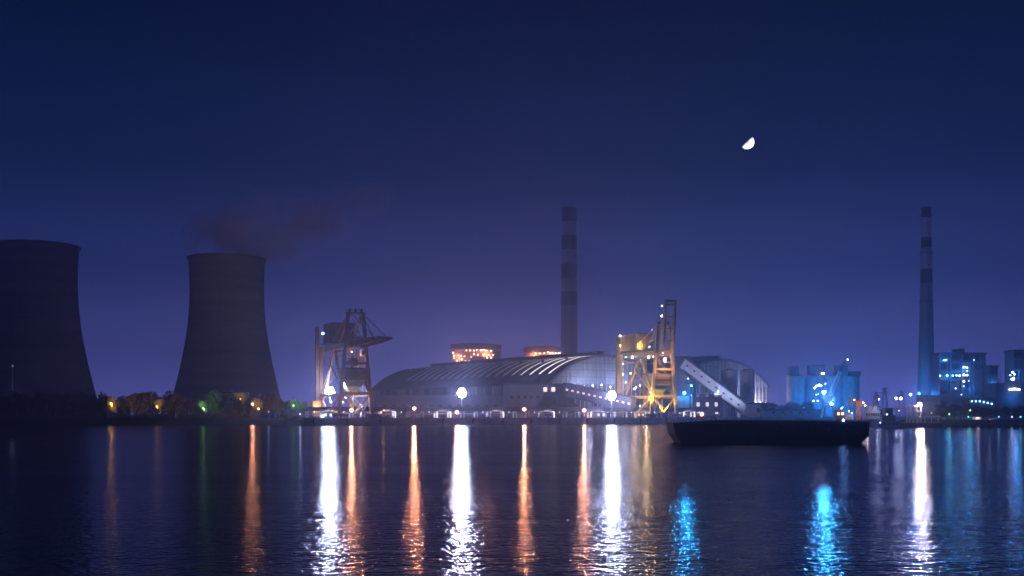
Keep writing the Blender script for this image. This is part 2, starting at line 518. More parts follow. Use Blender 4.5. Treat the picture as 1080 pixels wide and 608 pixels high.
# steam
def steam():
    Y = 727
    x0 = PX(200, Y); 
    mb = MB(); n = 20; prof = []
    c = P(288, 236, Y)
    mb.lathe([(max(0.01, math.sin(math.pi * i / 14)), -math.cos(math.pi * i / 14)) for i in range(15)], 24)
    m = bpy.data.materials.new("steam"); m.use_nodes = True
    t = m.node_tree; t.nodes.clear()
    out = t.nodes.new("ShaderNodeOutputMaterial"); v = t.nodes.new("ShaderNodeVolumePrincipled")
    v.inputs["Color"].default_value = (1.0, 0.90, 0.93, 1)
    v.inputs["Anisotropy"].default_value = 0.2
    tcn = t.nodes.new("ShaderNodeTexCoord")
    mp = t.nodes.new("ShaderNodeMapping"); mp.inputs["Scale"].default_value = (0.024, 0.03, 0.042)
    geo = t.nodes.new("ShaderNodeNewGeometry")
    t.links.new(geo.outputs["Position"], mp.inputs[0])
    no = t.nodes.new("ShaderNodeTexNoise"); no.inputs["Scale"].default_value = 1.0; no.inputs["Detail"].default_value = 4
    no.inputs["Distortion"].default_value = 0.6
    t.links.new(mp.outputs[0], no.inputs[0])
    # fade towards the edge of the puff (object space radius 1)
    ln = t.nodes.new("ShaderNodeVectorMath"); ln.operation = 'LENGTH'
    t.links.new(tcn.outputs["Object"], ln.inputs[0])
    mr = t.nodes.new("ShaderNodeMapRange"); mr.inputs[1].default_value = 0.15; mr.inputs[2].default_value = 1.0
    mr.inputs[3].default_value = 1.0; mr.inputs[4].default_value = 0.0
    t.links.new(ln.outputs["Value"], mr.inputs[0])
    m2 = t.nodes.new("ShaderNodeMapRange"); m2.inputs[1].default_value = 0.42; m2.inputs[2].default_value = 0.70
    t.links.new(no.outputs[0], m2.inputs[0])
    mu = t.nodes.new("ShaderNodeMath"); mu.operation = 'MULTIPLY'
    t.links.new(mr.outputs[0], mu.inputs[0]); t.links.new(m2.outputs[0], mu.inputs[1])
    ms = t.nodes.new("ShaderNodeMath"); ms.operation = 'MULTIPLY'; ms.inputs[1].default_value = 0.11
    t.links.new(mu.outputs[0], ms.inputs[0])
    t.links.new(ms.outputs[0], v.inputs["Density"])
    t.links.new(v.outputs[0], out.inputs["Volume"])
    me = mb.mesh("steam_cloud", m)
    for (px, py, sx, sy, sz, rot) in ((238, 255, 33, 27, 28, 0.0), (296, 238, 62, 28, 28, -0.30), (386, 213, 24, 18, 12, -0.2)):
        o = inst("steam_cloud", me, None)
        o.location = P(px, py, Y); o.scale = (sx, sy, sz); o.rotation_euler = (0, rot, 0)
        o["kind"] = "stuff"
    return m
steam()

# ------------------------------------------------------------------ chimneys
def chimney(px, Y, H, r_top, r_base, bands, label, flare=1.0):
    t = thing("chimney", label, "chimney", (PX(px, Y), Y, DECK))
    def r(z): return r_base + (r_top - r_base) * (z / H) ** flare
    zs = [0] + [b[0] for b in bands[1:]] + [H]
    for i, (z0, mm, nm) in enumerate(bands):
        z1 = zs[i + 1]
        n = 6
        prof = [(r(z0 + (z1 - z0) * k / n), z0 + (z1 - z0) * k / n) for k in range(n + 1)]
        MB().lathe(prof, 40).build(nm, mm, t, True)
    MB().lathe([(r_top + .02, H - 2), (r_top + .5, H - 1.9), (r_top + .5, H), (r_top - .7, H), (r_top - .7, H - 6), (0.01, H - 6)], 40).build("cap_ring", steel_dk, t)
    for zf in (0.55, 0.78, 0.96):
        z = H * zf; rr_ = r(z)
        pl = MB().lathe([(rr_ + .01, z - .25), (rr_ + 1.3, z - .2), (rr_ + 1.3, z), (rr_ + .01, z)], 40).build("platform", steel_dk, t)
        ra = MB().lathe([(rr_ + 1.22, z + 1.0), (rr_ + 1.28, z + 1.0), (rr_ + 1.28, z + 1.1), (rr_ + 1.22, z + 1.1)], 40, close=True)
        for k in range(20):
            a = k * math.pi / 10; ra.beam(((rr_ + 1.25) * math.cos(a), (rr_ + 1.25) * math.sin(a), z), ((rr_ + 1.25) * math.cos(a), (rr_ + 1.25) * math.sin(a), z + 1.0), .06)
        ra.build("railing", steel_dk, pl)
    MB().beam((-.35, -(r_base + .3), 3), (-.35, -(r_top + .3), H), .12).beam((.35, -(r_base + .3), 3), (.35, -(r_top + .3), H), .12).build("ladder", steel_dk, t)
    return t
def zc(py, Y): return PZ(py, Y) - DECK
Yc = 1132
chimney(600.2, Yc, zc(219.5, Yc), 7.4, 9.1,
        [(0, chim_conc, "shaft"), (zc(323, Yc), chim_red, "band"), (zc(308, Yc), chim_white, "band"), (zc(294, Yc), chim_red, "band"),
         (zc(279, Yc), chim_white, "band"), (zc(264, Yc), chim_red, "band"), (zc(249, Yc), chim_white, "band"), (zc(234.5, Yc), chim_red, "band")],
        "thick chimney with dark and pale bands behind the arched coal shed")
Yd = 800
c2 = chimney(977, Yd, zc(219, Yd), 3.1, 6.6,
        [(0, chim_conc, "shaft"), (zc(299, Yd), chim_red, "band"), (zc(284, Yd), chim_white, "band"),
         (zc(262, Yd), chim_red, "band"), (zc(251, Yd), chim_white, "band"), (zc(230, Yd), chim_red, "band")],
        "slim tapering banded chimney at the right, its foot lit blue", 0.8)

# ------------------------------------------------------------------ coal storage sheds (barrel vaults)
def shed(px, Y, label, length=226.0, w=40.0, glow=True):
    ax = Vector((-0.545, 0.838, 0)); rz = math.atan2(ax.y, ax.x)     # local x runs away along the ridge
    t = thing("coal_shed", label, "coal shed", (PX(px, Y), Y, DECK), rz)
    ze, zr = 19.0, 35.8                    # eave and ridge over the ground
    sag = zr - ze
    rad = (w * w + sag * sag) / (2 * sag); a0 = math.asin(w / rad)
    def arc(a, rr_=rad): return (rr_ * math.sin(a), ze + sag - rad + rr_ * math.cos(a))     # (local y, z)
    NA = 28
    ang = [-a0 + 2 * a0 * i / NA for i in range(NA + 1)]
    # local +y is the left (river) side?  x axis = (-.545,.838) so local y = (-.838,-.545): towards left/front
    mb = MB(); nseg = 2
    pts_o = [arc(a) for a in ang]; pts_i = [arc(a, rad - 0.5) for a in reversed(ang)]
    mb.prism([(0, y, z) for y, z in pts_o + pts_i], (length, 0, 0))
    mb.build("roof", roof_mat, t)
    # raised seams across the vault
    for i in range(0, int(length / 9.5)):
        x = 5 + i * 9.5
        s = MB()
        po = [arc(a, rad + .10) for a in ang[1:-1]]; pi_ = [arc(a, rad - .1) for a in reversed(ang[1:-1])]
        s.prism([(x, y, z) for y, z in po + pi_], (0.5, 0, 0)).build("roof_rib", roof_mat, t)
    # translucent skylight strips between the ribs on the river side
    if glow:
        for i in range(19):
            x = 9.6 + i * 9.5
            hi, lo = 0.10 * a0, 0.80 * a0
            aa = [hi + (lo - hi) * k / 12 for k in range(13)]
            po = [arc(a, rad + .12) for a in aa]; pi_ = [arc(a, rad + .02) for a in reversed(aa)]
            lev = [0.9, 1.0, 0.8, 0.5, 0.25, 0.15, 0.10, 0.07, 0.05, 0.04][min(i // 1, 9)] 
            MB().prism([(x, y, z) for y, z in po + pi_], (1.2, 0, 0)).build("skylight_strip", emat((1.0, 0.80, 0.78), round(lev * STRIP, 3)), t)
    rv = MB().bb(6, length * .9, -2.2, 2.2, zr + .2, zr + 2.0).build("ridge_vent", clad_dark, t)
    MB().bb(5, length * .9 + 1, -3.2, 3.2, zr + 2.0, zr + 2.4).build("vent_roof", roof_mat, rv)
    MB().bb(10, length * .88, 6.4, 7.2, zr + .1, zr + .25).build("roof_walkway", steel_gr, t)
    vm = MB().lathe([(.7, 0), (.7, 1.2), (1.2, 1.3), (1.2, 1.7), (.02, 2.2)], 12).mesh("roof_vent", steel_gr)
    for k in range(9):
        y, z = arc(a0 * .42); inst("roof_vent", vm, t, (14 + k * 23.75, y, z - .1))
    # long walls
    for sgn, nm in ((1, "river_wall"), (-1, "rear_wall")):
        MB().bb(0.2, length, sgn * (w - .8) - .3, sgn * (w - .8) + .3, 0, ze + .2).build("side_wall", clad_grey, t)
    for k in range(24):
        MB().bb(2 + k * 9.5, 2.7 + k * 9.5, w - .5, w + .35, 0, ze - .1).build("wall_pier", concrete, t)
    MB().bb(0, length, w - .5, w + .9, ze - .3, ze + .3).build("gutter", clad_dark, t)
    # gable end facing right and front: lattice-clad arch above an open front
    pts = [arc(a, rad - .6) for a in ang]
    MB().prism([(0.6, y, z) for y, z in pts] , (0.25, 0, 0)).build("gable_sheet", lattice_wh, t)
    MB().bb(0.6, 0.85, -w + 1.2, w - 1.2, 0, ze - .2).build("gable_wall", clad_grey, t)
    for k in range(-12, 13):
        y = k * 3.1
        if abs(y) > w - 2: continue
        zt = ze + sag - rad + math.sqrt((rad - .6) ** 2 - y * y)
        MB().bb(0.25, 0.6, y - .13, y + .13, 0, zt).build("gable_mullion", white_paint, t)
    for z in (4, 8, 12, ze, ze + 4, ze + 8, ze + 12, ze + 15.5):
        hw = w - 1.2 if z <= ze else math.sqrt(max(1, (rad - 1) ** 2 - (z - (ze + sag - rad)) ** 2))
        MB().bb(0.1, 0.24, -hw, hw, z - .12, z + .12).build("gable_rail", steel_gr, t)
    po = [arc(a, rad + .5) for a in ang]; pi_ = [arc(a, rad - .9) for a in reversed(ang)]
    MB().prism([(-.5, y, z) for y, z in po + pi_], (0.55, 0, 0)).build("gable_arch", steel_gr, t)
    return t
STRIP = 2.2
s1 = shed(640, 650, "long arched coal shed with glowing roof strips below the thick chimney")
s2 = shed(763, 700, "arched coal shed with a latticed end wall right of the sloping conveyor", length=150, glow=False)
# lamps along the gable eaves
for k in range(11):
    y = 36 - k * 6.3
    bulb(s1, (-0.9, y, 17.6 + (k % 3) * .5), WHITE, 22, 0.34)
light(s1, (-7, 18, 20.0), WHITE, 4500, .5); light(s1, (-7, -8, 20.0), WHITE, 4500, .5)
for k in range(7):
    bulb(s2, (-0.9, -10 - k * 4.2, 9.5), WHITE, 5, 0.3)
light(s2, (-5, -26, 9.0), PINKW, 9000, .5); light(s2, (-9, -12, 12.0), WHITE, 9000, .5)

# ------------------------------------------------------------------ boiler houses behind the shed
def boiler_house(px0, px1, topy, label, lamps, cells):
    Y = 1200; x0, x1 = PX(px0, Y), PX(px1, Y); W = x1 - x0; H = zc(topy, Y)
    t = thing("boiler_house", label, "boiler house", ((x0 + x1) / 2, Y, DECK))
    MB().bb(-W / 2 + 1, W / 2 - 1, 2, 34, 0, H - 8).build("wall", clad_dark, t)
    n = 6
    for i in range(n + 1):
        x = -W / 2 + W * i / n
        MB().bb(x - .5, x + .5, -.5, .5, 0, H - 6).build("column", rust_brown, t)
    for k in range(8):
        z = H - 8 - k * 7.2
        if z < 5: break
        d = MB().bb(-W / 2, W / 2, -1.5, 2.5, z - .5, z).build("deck", steel_gr, t)
        MB().bb(-W / 2, W / 2, -1.5, -1.4, z + 1.0, z + 1.12).build("railing", steel_gr, d)
    m = MB(); pr = []
    for i in range(13):
        x = -W / 2 - 1 + (W + 2) * i / 12; pr.append((x, -3, H - 5 + 4 * math.sin(math.pi * (0.18 + .7 * i / 12))))
    pr = pr + [(W / 2 + 1, -3, H - 7.5), (-W / 2 - 1, -3, H - 7.5)]
    m.prism(pr, (0, 38, 0)).build("roof", clad_dark, t)
    MB().bb(-W / 2 + 3, W / 2 - 6, .2, 1.9, H - 15, H - 8.6).build("cladding", rust_brown, t)
    for (px, py, s) in lamps:
        bulb(t, (PX(px, Y) - (x0 + x1) / 2, -1.9, zc(py, Y)), WARM if s > 1 else SODIUM, 14 * s, 0.55)
    for px, py in cells:
        light(t, (PX(px, Y) - (x0 + x1) / 2, -4, zc(py, Y)), SODIUM, 16000, .6)
    return t
rnd = random.Random(3)
boiler_house(476, 528, 361, "left orange-lit boiler house rising over the shed roof",
             [(478, 372.5, 1.6), (479, 375.5, 1.4), (483, 375, 1), (486, 375.5, 1.4), (487, 379.5, 1.2), (490, 376, .8), (492, 370, 1.2), (496, 369.8, 1.6), (500, 370, 1.4),
              (503, 369.6, 1.2), (507, 369.8, 1.5), (510, 369.3, 2), (513, 370, 1.2), (518, 370.4, 1.6), (500, 374, 1.6), (504, 374.6, 1.2), (510, 374.4, 1.7), (516, 375, 1.8), (520, 375, 1.1),
              (497, 377, 1), (514, 377.6, 1.4), (518, 377.5, 1.5), (479, 378, .7), (482, 381, .8), (485, 382, .8), (491, 381, .6), (495, 381, .6)], [(484, 378), (512, 374)])
boiler_house(553, 592, 364, "right orange-lit boiler house beside the thick chimney",
             [(565, 373.2, 1.5), (569.5, 373, 1.3), (574, 373, 1.2), (578, 372, 2), (580, 372.4, 1.6), (583, 373, 1.3), (586, 372.8, 1.5), (589, 373, 1.7), (591, 373, 1), (556, 377.5, .8), (560, 378, .7), (562, 377.6, .9)], [(564, 375), (582, 375)])

# ------------------------------------------------------------------ pier
def pier():
    t = thing("pier", "long low concrete pier carrying both ship unloaders", "pier")
    t0, t1 = -24.6, 241.0; D_ = 36
    def slab(nm, u0, u1, z0, z1, ta, tb, m):
        return MB().prism([Q(ta, u0, z0), Q(tb, u0, z0), Q(tb, u1, z0), Q(ta, u1, z0)], (0, 0, z1 - z0)).build(nm, m, t)
    slab("deck", -D_, 0, DECK - .6, DECK, t0, t1, concrete)
    slab("fascia", -1.0, .25, 0.25, DECK + .05, t0, t1, concrete)
    pm = MB().tube((0, 0, -3), (0, 0, .26), .6, .6, 10).mesh("pile", concrete_dk)
    fm = MB().bb(-.35, .35, -.3, .3, -1.4, 1.0).mesh("fender", rubber)
    k = t0 + 2
    while k < t1:
        o = inst("pile", pm, t); o.location = Q(k, -.4, 0)
        if k < 200 and int((k - t0) / 5) % 3 == 0:
            o = inst("fender", fm, t, rz=QROT); o.location = Q(k + 2.4, .45, 1.9)
        k += 5.0
    for u in (-4, -34):
        slab("crane_rail", u - .2, u + .2, DECK + .01, DECK + .17, t0 + 2, t1, steel_dk)
    slab("edge_kerb", -.5, .1, DECK + .06, DECK + .35, t0, t1, concrete)
    bm_ = MB().lathe([(.25, 0), (.2, .5), (.38, .62), (.3, .8), (.01, .82)], 10).mesh("bollard", steel_dk)
    k = t0 + 4
    while k < t1: o = inst("bollard", bm_, t); o.location = Q(k, -1.4, DECK); k += 15
pier()

# ------------------------------------------------------------------ conveyor trestle along the pier
def trestle():
    t = thing("conveyor_trestle", "low conveyor gallery on white portal frames along the pier", "conveyor")
    u0, u1 = -21.5, -17.5; ta, tb = -18, 196
    def slab(nm, a, b, z0, z1, x0, x1, m):
        return MB().prism([Q(x0, a, z0), Q(x1, a, z0), Q(x1, b, z0), Q(x0, b, z0)], (0, 0, z1 - z0)).build(nm, m, t)
    slab("floor_beam", u0, u1, DECK + 3.3, DECK + 3.75, ta, tb, deep_blue)
    step = (tb - ta) / 31; cm = {}
    for i in range(31):
        x0 = ta + step * i
        slab("side_panel", u1 + .02, u1 + .2, DECK + 3.76, DECK + 5.1, x0 + .12, x0 + step - .12, deep_blue)
        slab("rear_panel", u0 - .2, u0 - .02, DECK + 3.76, DECK + 5.1, x0 + .12, x0 + step - .12, deep_blue)
    slab("roof", u0 - .6, u1 + .6, DECK + 5.12, DECK + 5.35, ta, tb, deep_blue)
    slab("belt", u0 + 1, u1 - 1, DECK + 4.2, DECK + 4.3, ta, tb, rubber)
    for i in range(32):
        x = ta + step * i
        f = MB()
        for u in (u0 + .3, u1 - .3): f.prism([Q(x - .3, u - .3, DECK), Q(x + .3, u - .3, DECK), Q(x + .3, u + .3, DECK), Q(x - .3, u + .3, DECK)], (0, 0, 3.3))
        f.prism([Q(x - .32, u0 + .5, DECK + 2.7), Q(x + .32, u0 + .5, DECK + 2.7), Q(x + .32, u1 - .5, DECK + 2.7), Q(x - .32, u1 - .5, DECK + 2.7)], (0, 0, .55))
        f.build("portal_frame", white_paint, t)
        if i % 2 == 0:
            b = bulb(t, Q(x + 3, u1 - .4, DECK + 3.0), WHITE, 9, .16)
        if i % 4 == 1: light(t, Q(x + 3.4, u1 + 5.0, DECK + 3.2), PINKW, 7000, .25, (-.42, .9, -.75, 105))  # added spot without a fixture, brightens the portal frames
    # pipe run on the rear side
    MB().tube(Q(ta, u0 - 1.2, DECK + 2.2), Q(tb, u0 - 1.2, DECK + 2.2), .28, .28, 8).build("pipe", steel_gr, t)
trestle()

# ------------------------------------------------------------------ ship unloaders
def unloader(px, Yw, label, main, boom_len, boom_angle, house_mat, lamps, lights):
    # place: waterside leg centre stands on the river rail (u = -4)
    tt = qt(px, -4)
    o = Q(tt, -4, DECK + .17)
    t = thing("ship_unloader", label, "harbour crane", o, QROT)
    HW, G = 7.6, 30.0
    def add(nm, par=None, m=main): 
        mb = MB(); return mb, (lambda: mb.build(nm, m, par or t))
    # travelling gear
    for x in (0, -G):
        for y in (-HW, HW):
            b = MB().box((x, y, 1.35), (1.3, 6.4, 1.0)).build("bogie", steel_dk, t)
            for k in range(4):
                MB().tube((x - .3, y - 2.4 + k * 1.6, .42), (x + .3, y - 2.4 + k * 1.6, .42), .42, .42, 10).build("wheel", steel_dk, b)
    apz = 46.5
    for s in (-1, 1):
        MB().beam((0, s * HW, 1.8), (0, s * 3.4, apz), 1.25, 1.45).build("waterside_leg", main, t)
        MB().beam((-G, s * HW, 1.8), (-G, s * HW * .96, 33.0), 1.5, 1.6).build("landside_leg", main, t)
        MB().beam((-G + .6, s * HW, 10.4), (-.5, s * (HW - .8), 10.4), 1.0, 1.4).build("portal_beam", main, t)
        MB().beam((-G + .5, s * HW, 4), (-15, s * 5.5, 30), 1.0).build("raking_strut", main, t)
        MB().beam((-.3, s * (HW - 1.6), 12), (-13, s * 5.4, 30), 1.0).build("raking_strut", main, t)
        MB().beam((-G + .3, s * HW, 10), (-G + 12, s * HW, 3.2), .6).build("brace", main, t)
        MB().beam((-1, s * (HW - .3), 10), (-12, s * HW, 3.2), .6).build("brace", main, t)
        MB().beam((-G + 12, s * HW, 3.2), (-12, s * HW, 3.2), .7).build("tie_beam", main, t)
        MB().beam((-G + .3, s * HW, 11), (-16, s * 6.6, 24), .6).beam((-16, s * 6.6, 24), (-1, s * (HW - 1.9), 12), .61).build("brace", main, t)
        # A-frame back stay
        MB().beam((-.2, s * 3.3, apz - .5), (-14, s * 3.0, 34.4), .7).build("back_stay", main, t)
        MB().beam((-.2, s * 3.2, apz), (-G, s * 3.0, 34.4), .45).build("back_stay", main, t)
    # cross ties
    for x, z, hw in ((0, 11, 6.4), (0, 24.5, 5.2), (0, 35.8, 4.3), (-G, 11, HW), (-G, 29.0, HW - .2), (-G, 3.2, HW)):
        MB().beam((x, -hw, z), (x, hw, z), .9, 1.2).build("cross_tie", main, t)
    MB().beam((0, -6.6, 10.6), (0, 0, 2.8), .5).beam((0, 6.6, 10.6), (0, 0, 2.8), .51).build("v_brace", main, t)
    MB().beam((-G, -7.4, 28.5), (-G, 7.4, 12), .5).beam((-G, 7.4, 28.5), (-G, -7.4, 12), .51).build("x_brace", main, t)
    # apex
    ap = MB().bb(-1.6, 1.6, -4.4, 4.4, apz, apz + .5).build("apex_platform", main, t)
    for y in (-2.6, 0, 2.6):
        MB().tube((0, y - .25, apz + 1.3), (0, y + .25, apz + 1.3), .95, .95, 14).build("sheave", steel_dk, ap)
    MB().beam((-1.5, -4.3, apz + 1.6), (-1.5, 4.3, apz + 1.6), .08).beam((1.5, -4.3, apz + 1.6), (1.5, 4.3, apz + 1.6), .08).beam((-1.5, -4.3, apz), (-1.5, -4.3, apz + 1.6), .08).beam((1.5, 4.3, apz), (1.5, 4.3, apz + 1.6), .08).beam((0, 1.4, apz), (0, 1.4, apz + 3.2), .12).build("railing", steel_dk, ap)
    # main bridge girders
    for s in (-1, 1):
        MB().bb(-G - 9, 3.0, s * 2.9 - .55, s * 2.9 + .55, 31.4, 34.2).build("bridge_girder", main, t)
        w = MB().bb(-G - 8, 1, s * 4.6 - .6, s * 4.6 + .6, 33.4, 33.5)
        for k in range(14): w.beam((-G - 8 + k * 3, s * 5.15, 33.4), (-G - 8 + k * 3, s * 5.15, 34.6), .07)
        w.beam((-G - 8, s * 5.15, 34.6), (1, s * 5.15, 34.6), .08).build("walkway", steel_gr, t)
    for x in range(-38, 3, 6):
        MB().beam((x, -2.4, 32.2), (x, 2.4, 32.2), .6, .9).build("girder_tie", main, t)
    # boom, hinged at x = 3
    ca, sa = math.cos(boom_angle), math.sin(boom_angle)
    def B(l, y, h): return (3.2 + l * ca - h * sa, y, 32.6 + l * sa + h * ca)
    for s in (-1, 1):
        m = MB(); L = boom_len
        for (l0, l1, h0, h1) in ((0, L * .62, 1.5, 1.35), (L * .62, L, 1.35, .6)):
            a = [B(l0, s * 2.9 - .45, -1.2), B(l1, s * 2.9 - .45, -1.2 if h1 > 1 else -.6), B(l1, s * 2.9 - .45, h1), B(l0, s * 2.9 - .45, h0)]
            m.prism(a, (0, .9, 0))
        m.build("boom_girder", main, t)
        ra = MB()
        for k in range(int(L / 3)): ra.beam(B(k * 3, s * 3.6, 1.3), B(k * 3, s * 3.6, 2.5), .07)
        ra.beam(B(0, s * 3.6, 2.5), B(L * .9, s * 3.6, 2.5), .08).build("boom_railing", steel_gr, t)
        MB().beam((0, s * 2.6, apz + .6), B(L * .82, s * 2.9, 1.2), .26).build("fore_stay", main, t)
        if boom_angle < .5: MB().beam((0, s * 2.6, apz + .6), B(L * .4, s * 2.9, 1.4), .22).build("fore_stay", main, t)
    for k in range(1, int(boom_len / 6) + 1):
        MB().beam(B(k * 6, -2.5, 0), B(k * 6, 2.5, 0), .5, .7).build("boom_tie", main, t)
    MB().beam(B(boom_len, -3.3, 0), B(boom_len, 3.3, 0), .8, 1.1).build("boom_tip", steel_dk, t)
    # machine house on the landside
    hx0, hx1 = -G - 4, -G + 11.5
    h = MB().bb(hx0, hx1, -5.2, 5.2, 35.0, 43.4).build("machine_house", house_mat, t)
    MB().bb(hx0 - .4, hx1 + .4, -5.6, 5.6, 43.4, 43.8).build("house_roof", clad_dark, h)
    for k in range(9):
        MB().bb(hx1 + .0, hx1 + .18, -4.7 + k * 1.15, -4.3 + k * 1.15, 35.2, 42.4).build("panel_rib", house_mat, h)
    for k in range(11):
        MB().bb(hx0 + .6 + k * 1.25, hx0 + .85 + k * 1.25, -5.36, -5.2, 35.2, 42.4).build("panel_rib", house_mat, h)
    MB().bb(hx0 - 1, hx1 + 1, -6.2, 6.2, 34.3, 34.7).build("house_floor", steel_dk, t)
    # lift tower on the left rear leg
    MB().bb(-G - .9, -G + .9, -HW - 2.5, -HW - .9, 6, 42.5).build("lift_tower", house_mat, t)
    MB().bb(-G - 2.2, -G + 2.2, -HW - 4.2, -HW - .4, .6, 8.0).build("electrical_house", ochre, t)
    # operator's cab under the girder and hanging grab
    cb = MB().bb(-6, -3.2, 3.8, 6.4, 28.0, 30.8).build("operator_cab", white_paint, t)
    MB().bb(-3.19, -3.1, 4.0, 6.2, 28.6, 30.4).build("cab_window", glass_dk, cb)
    g_ = MB()
    for s in (-1, 1):
        g_.prism([(-2, -1.2, 27), (-2 + s * 2.2, -1.2, 26), (-2 + s * 1.6, -1.2, 23.6), (-2, -1.2, 23.2)], (0, 2.4, 0))
    gr = g_.build("grab", steel_dk, t)
    MB().beam((-2, -.8, 27), (-2, -.8, 31.4), .1).beam((-2, .8, 27), (-2, .8, 31.4), .1).build("grab_rope", steel_dk, gr)
    # hopper and feeder
    hp = MB().bb(-9.5, .8 - 1.6, -5.6, 5.6, 17.0, 22.0).build("hopper", rust_brown, t)
    MB().bb(-10.2, -.6, -6.2, 6.2, 22.0, 22.5).build("hopper_rim", steel_dk, hp)
    for z in (18.2, 19.7, 21.1): MB().bb(-9.8, -.5, -5.9, 5.9, z - .15, z + .15).build("hopper_band", main, hp)
    fu = MB(); k0 = [(-9.3, -5.4, 16.99), (-1, -5.4, 16.99), (-1, 5.4, 16.99), (-9.3, 5.4, 16.99)]; k1 = [(-7, -1.8, 12), (-4, -1.8, 12), (-4, 1.8, 12), (-7, 1.8, 12)]
    n = len(fu.v); fu.v += k0 + k1; fu._boxf(n); fu.build("hopper_funnel", steel_gr, hp)
    # zigzag stair on the right waterside leg
    st = MB(); flip = 1
    for i in range(6):
        z0 = 2 + i * 3.4; y0, y1 = (3.2, 7.2) if flip > 0 else (7.2, 3.2)
        st.beam((-12, y0, z0), (-12, y1, z0 + 3.4), .9, .22).beam((-12.5, y0, z0 + 1.0), (-12.5, y1, z0 + 4.4), .08)
        st.bb(-12.8, -11, min(y1, y1 + flip * 1), max(y1, y1 + flip * 1), z0 + 3.35, z0 + 3.5); flip *= -1
    for y in (3, 7.4): st.beam((-12.9, y, 0), (-12.9, y, 23), .22)
    st.build("stair", white_paint, t)
    bulbn = 0
    M = t.matrix_basis.inverted() if False else (Matrix.Translation(o) @ Matrix.Rotation(QROT, 4, 'Z')).inverted()
    for (px_, py_, x_, col, s, r) in lamps:
        # lamp at local x = x_: find the point on that vertical plane seen at the pixel
        k = (px_ - 540) / F; ux, uy = UX, UY
        # world X = o.x + ux*x + VX*y ; Y = o.y + uy*x + VY*y
        y_ = (k * (o.y + uy * x_) - (o.x + ux * x_)) / (VX - k * VY)
        Yw_ = o.y + uy * x_ + VY * y_
        z_ = PZ(py_, Yw_) - o.z
        bulb(t, (x_, y_, z_), col, s, r)
    for (x_, y_, z_, col, pw, *sp) in lights: light(t, (x_, y_, z_), col, pw, .4, sp[0] if sp else None)  # aimed spots have no fixture, added to brighten the crane steel
    return t

unloader(375, 505, "dark brown ship unloader at the left with its boom lowered", rust_brown, 37.0, R(1.0), rust_brown,
         [(340.6, 352, -33, BLUE, 60, .45), (345.5, 354.5, -33, YEL, 14, .6), (371, 371.3, -8, WARM, 8, .4), (366, 354, -20, WHITE, 3, .3),
          (358, 396, -14, WHITE, 16, .3), (357, 398, -14, WHITE, 12, .3), (362, 424.5, -10, WHITE, 10, .35), (349, 424, -26, WHITE, 24, .4), (368, 415, -12, WHITE, 14, .4), (364, 420, -12, WARM, 12, .4)],
         [(-12, 6, 6, WHITE, 500), (-27, -10.5, 5, WARM, 700), (-4, 3, 26.5, SODIUM, 1200), (-10, 9.5, 15, WHITE, 350), (3.5, 0, 3, YEL, 4000, (-.55, 0, 1, 130)), (-24, -13, 3, WARM, 3500, (-.2, .5, 1, 130))])
unloader(700, 570, "ochre ship unloader at the right with its boom raised upright", ochre, 26.0, R(83.5), ochre,
         [(704, 317.5, 3, WHITE, 26, .42), (698, 323, 3, WHITE, 16, .36), (698, 333.5, 3, WHITE, 26, .42), (699, 371.8, 3, WHITE, 30, .42), (654, 354.5, -33, WHITE, 24, .42),
          (688, 348.5, -6, WHITE, 12, .4), (649.8, 377.5, -36, WHITE, 16, .4), (654, 365, -35, YEL, 20, .55), (660, 365.5, -34, YEL, 26, .6), (664, 366, -34, YEL, 26, .6), (668, 365.5, -34, YEL, 26, .6), (671, 366, -33, YEL, 18, .5),
          (667, 377, -20, WHITE, 24, .6), (660, 377, -22, TEAL, 10, .4), (657, 384, -22, WHITE, 8, .4), (684, 377, -8, YEL, 24, .6), (690, 376.5, -5, WHITE, 22, .6), (691, 365, -2, WHITE, 10, .45), (685, 366, -6, WHITE, 8, .4),
          (675, 407, -16, WHITE, 16, .4), (681, 405.5, -12, WHITE, 16, .4), (683, 397.5, -10, YEL, 10, .8), (660, 403.5, -22, WHITE, 8, .35), (665, 394, -22, WHITE, 10, .4), (669, 410.5, -16, WHITE, 12, .4), (657, 395, -26, WHITE, 10, .4),
          (675, 428.5, -14, WHITE, 10, .4), (669, 424, -16, WHITE, 9, .4), (714, 438, -2, WHITE, 12, .4), (686, 414, -5, WARM, 8, .4)],
         [(-18, -3, 37, YEL, 2200), (-33, -9, 36, YEL, 1200), (-22, -4, 30, WHITE, 900), (-6, 2, 30, WARM, 900), (-12, -10, 14, WARM, 1500), (3.5, 0, 3, YEL, 14000, (-.55, 0, 1, 130)), (-24, -13, 3, YEL, 7000, (-.2, .5, 1, 130)), (2, -9.5, 9, YEL, 9000, (-1, .2, .6, 150)), (8, 0, 24, WARM, 7000, (-1, 0, .5, 120)), (-18, 1, 6, WARM, 1800)])

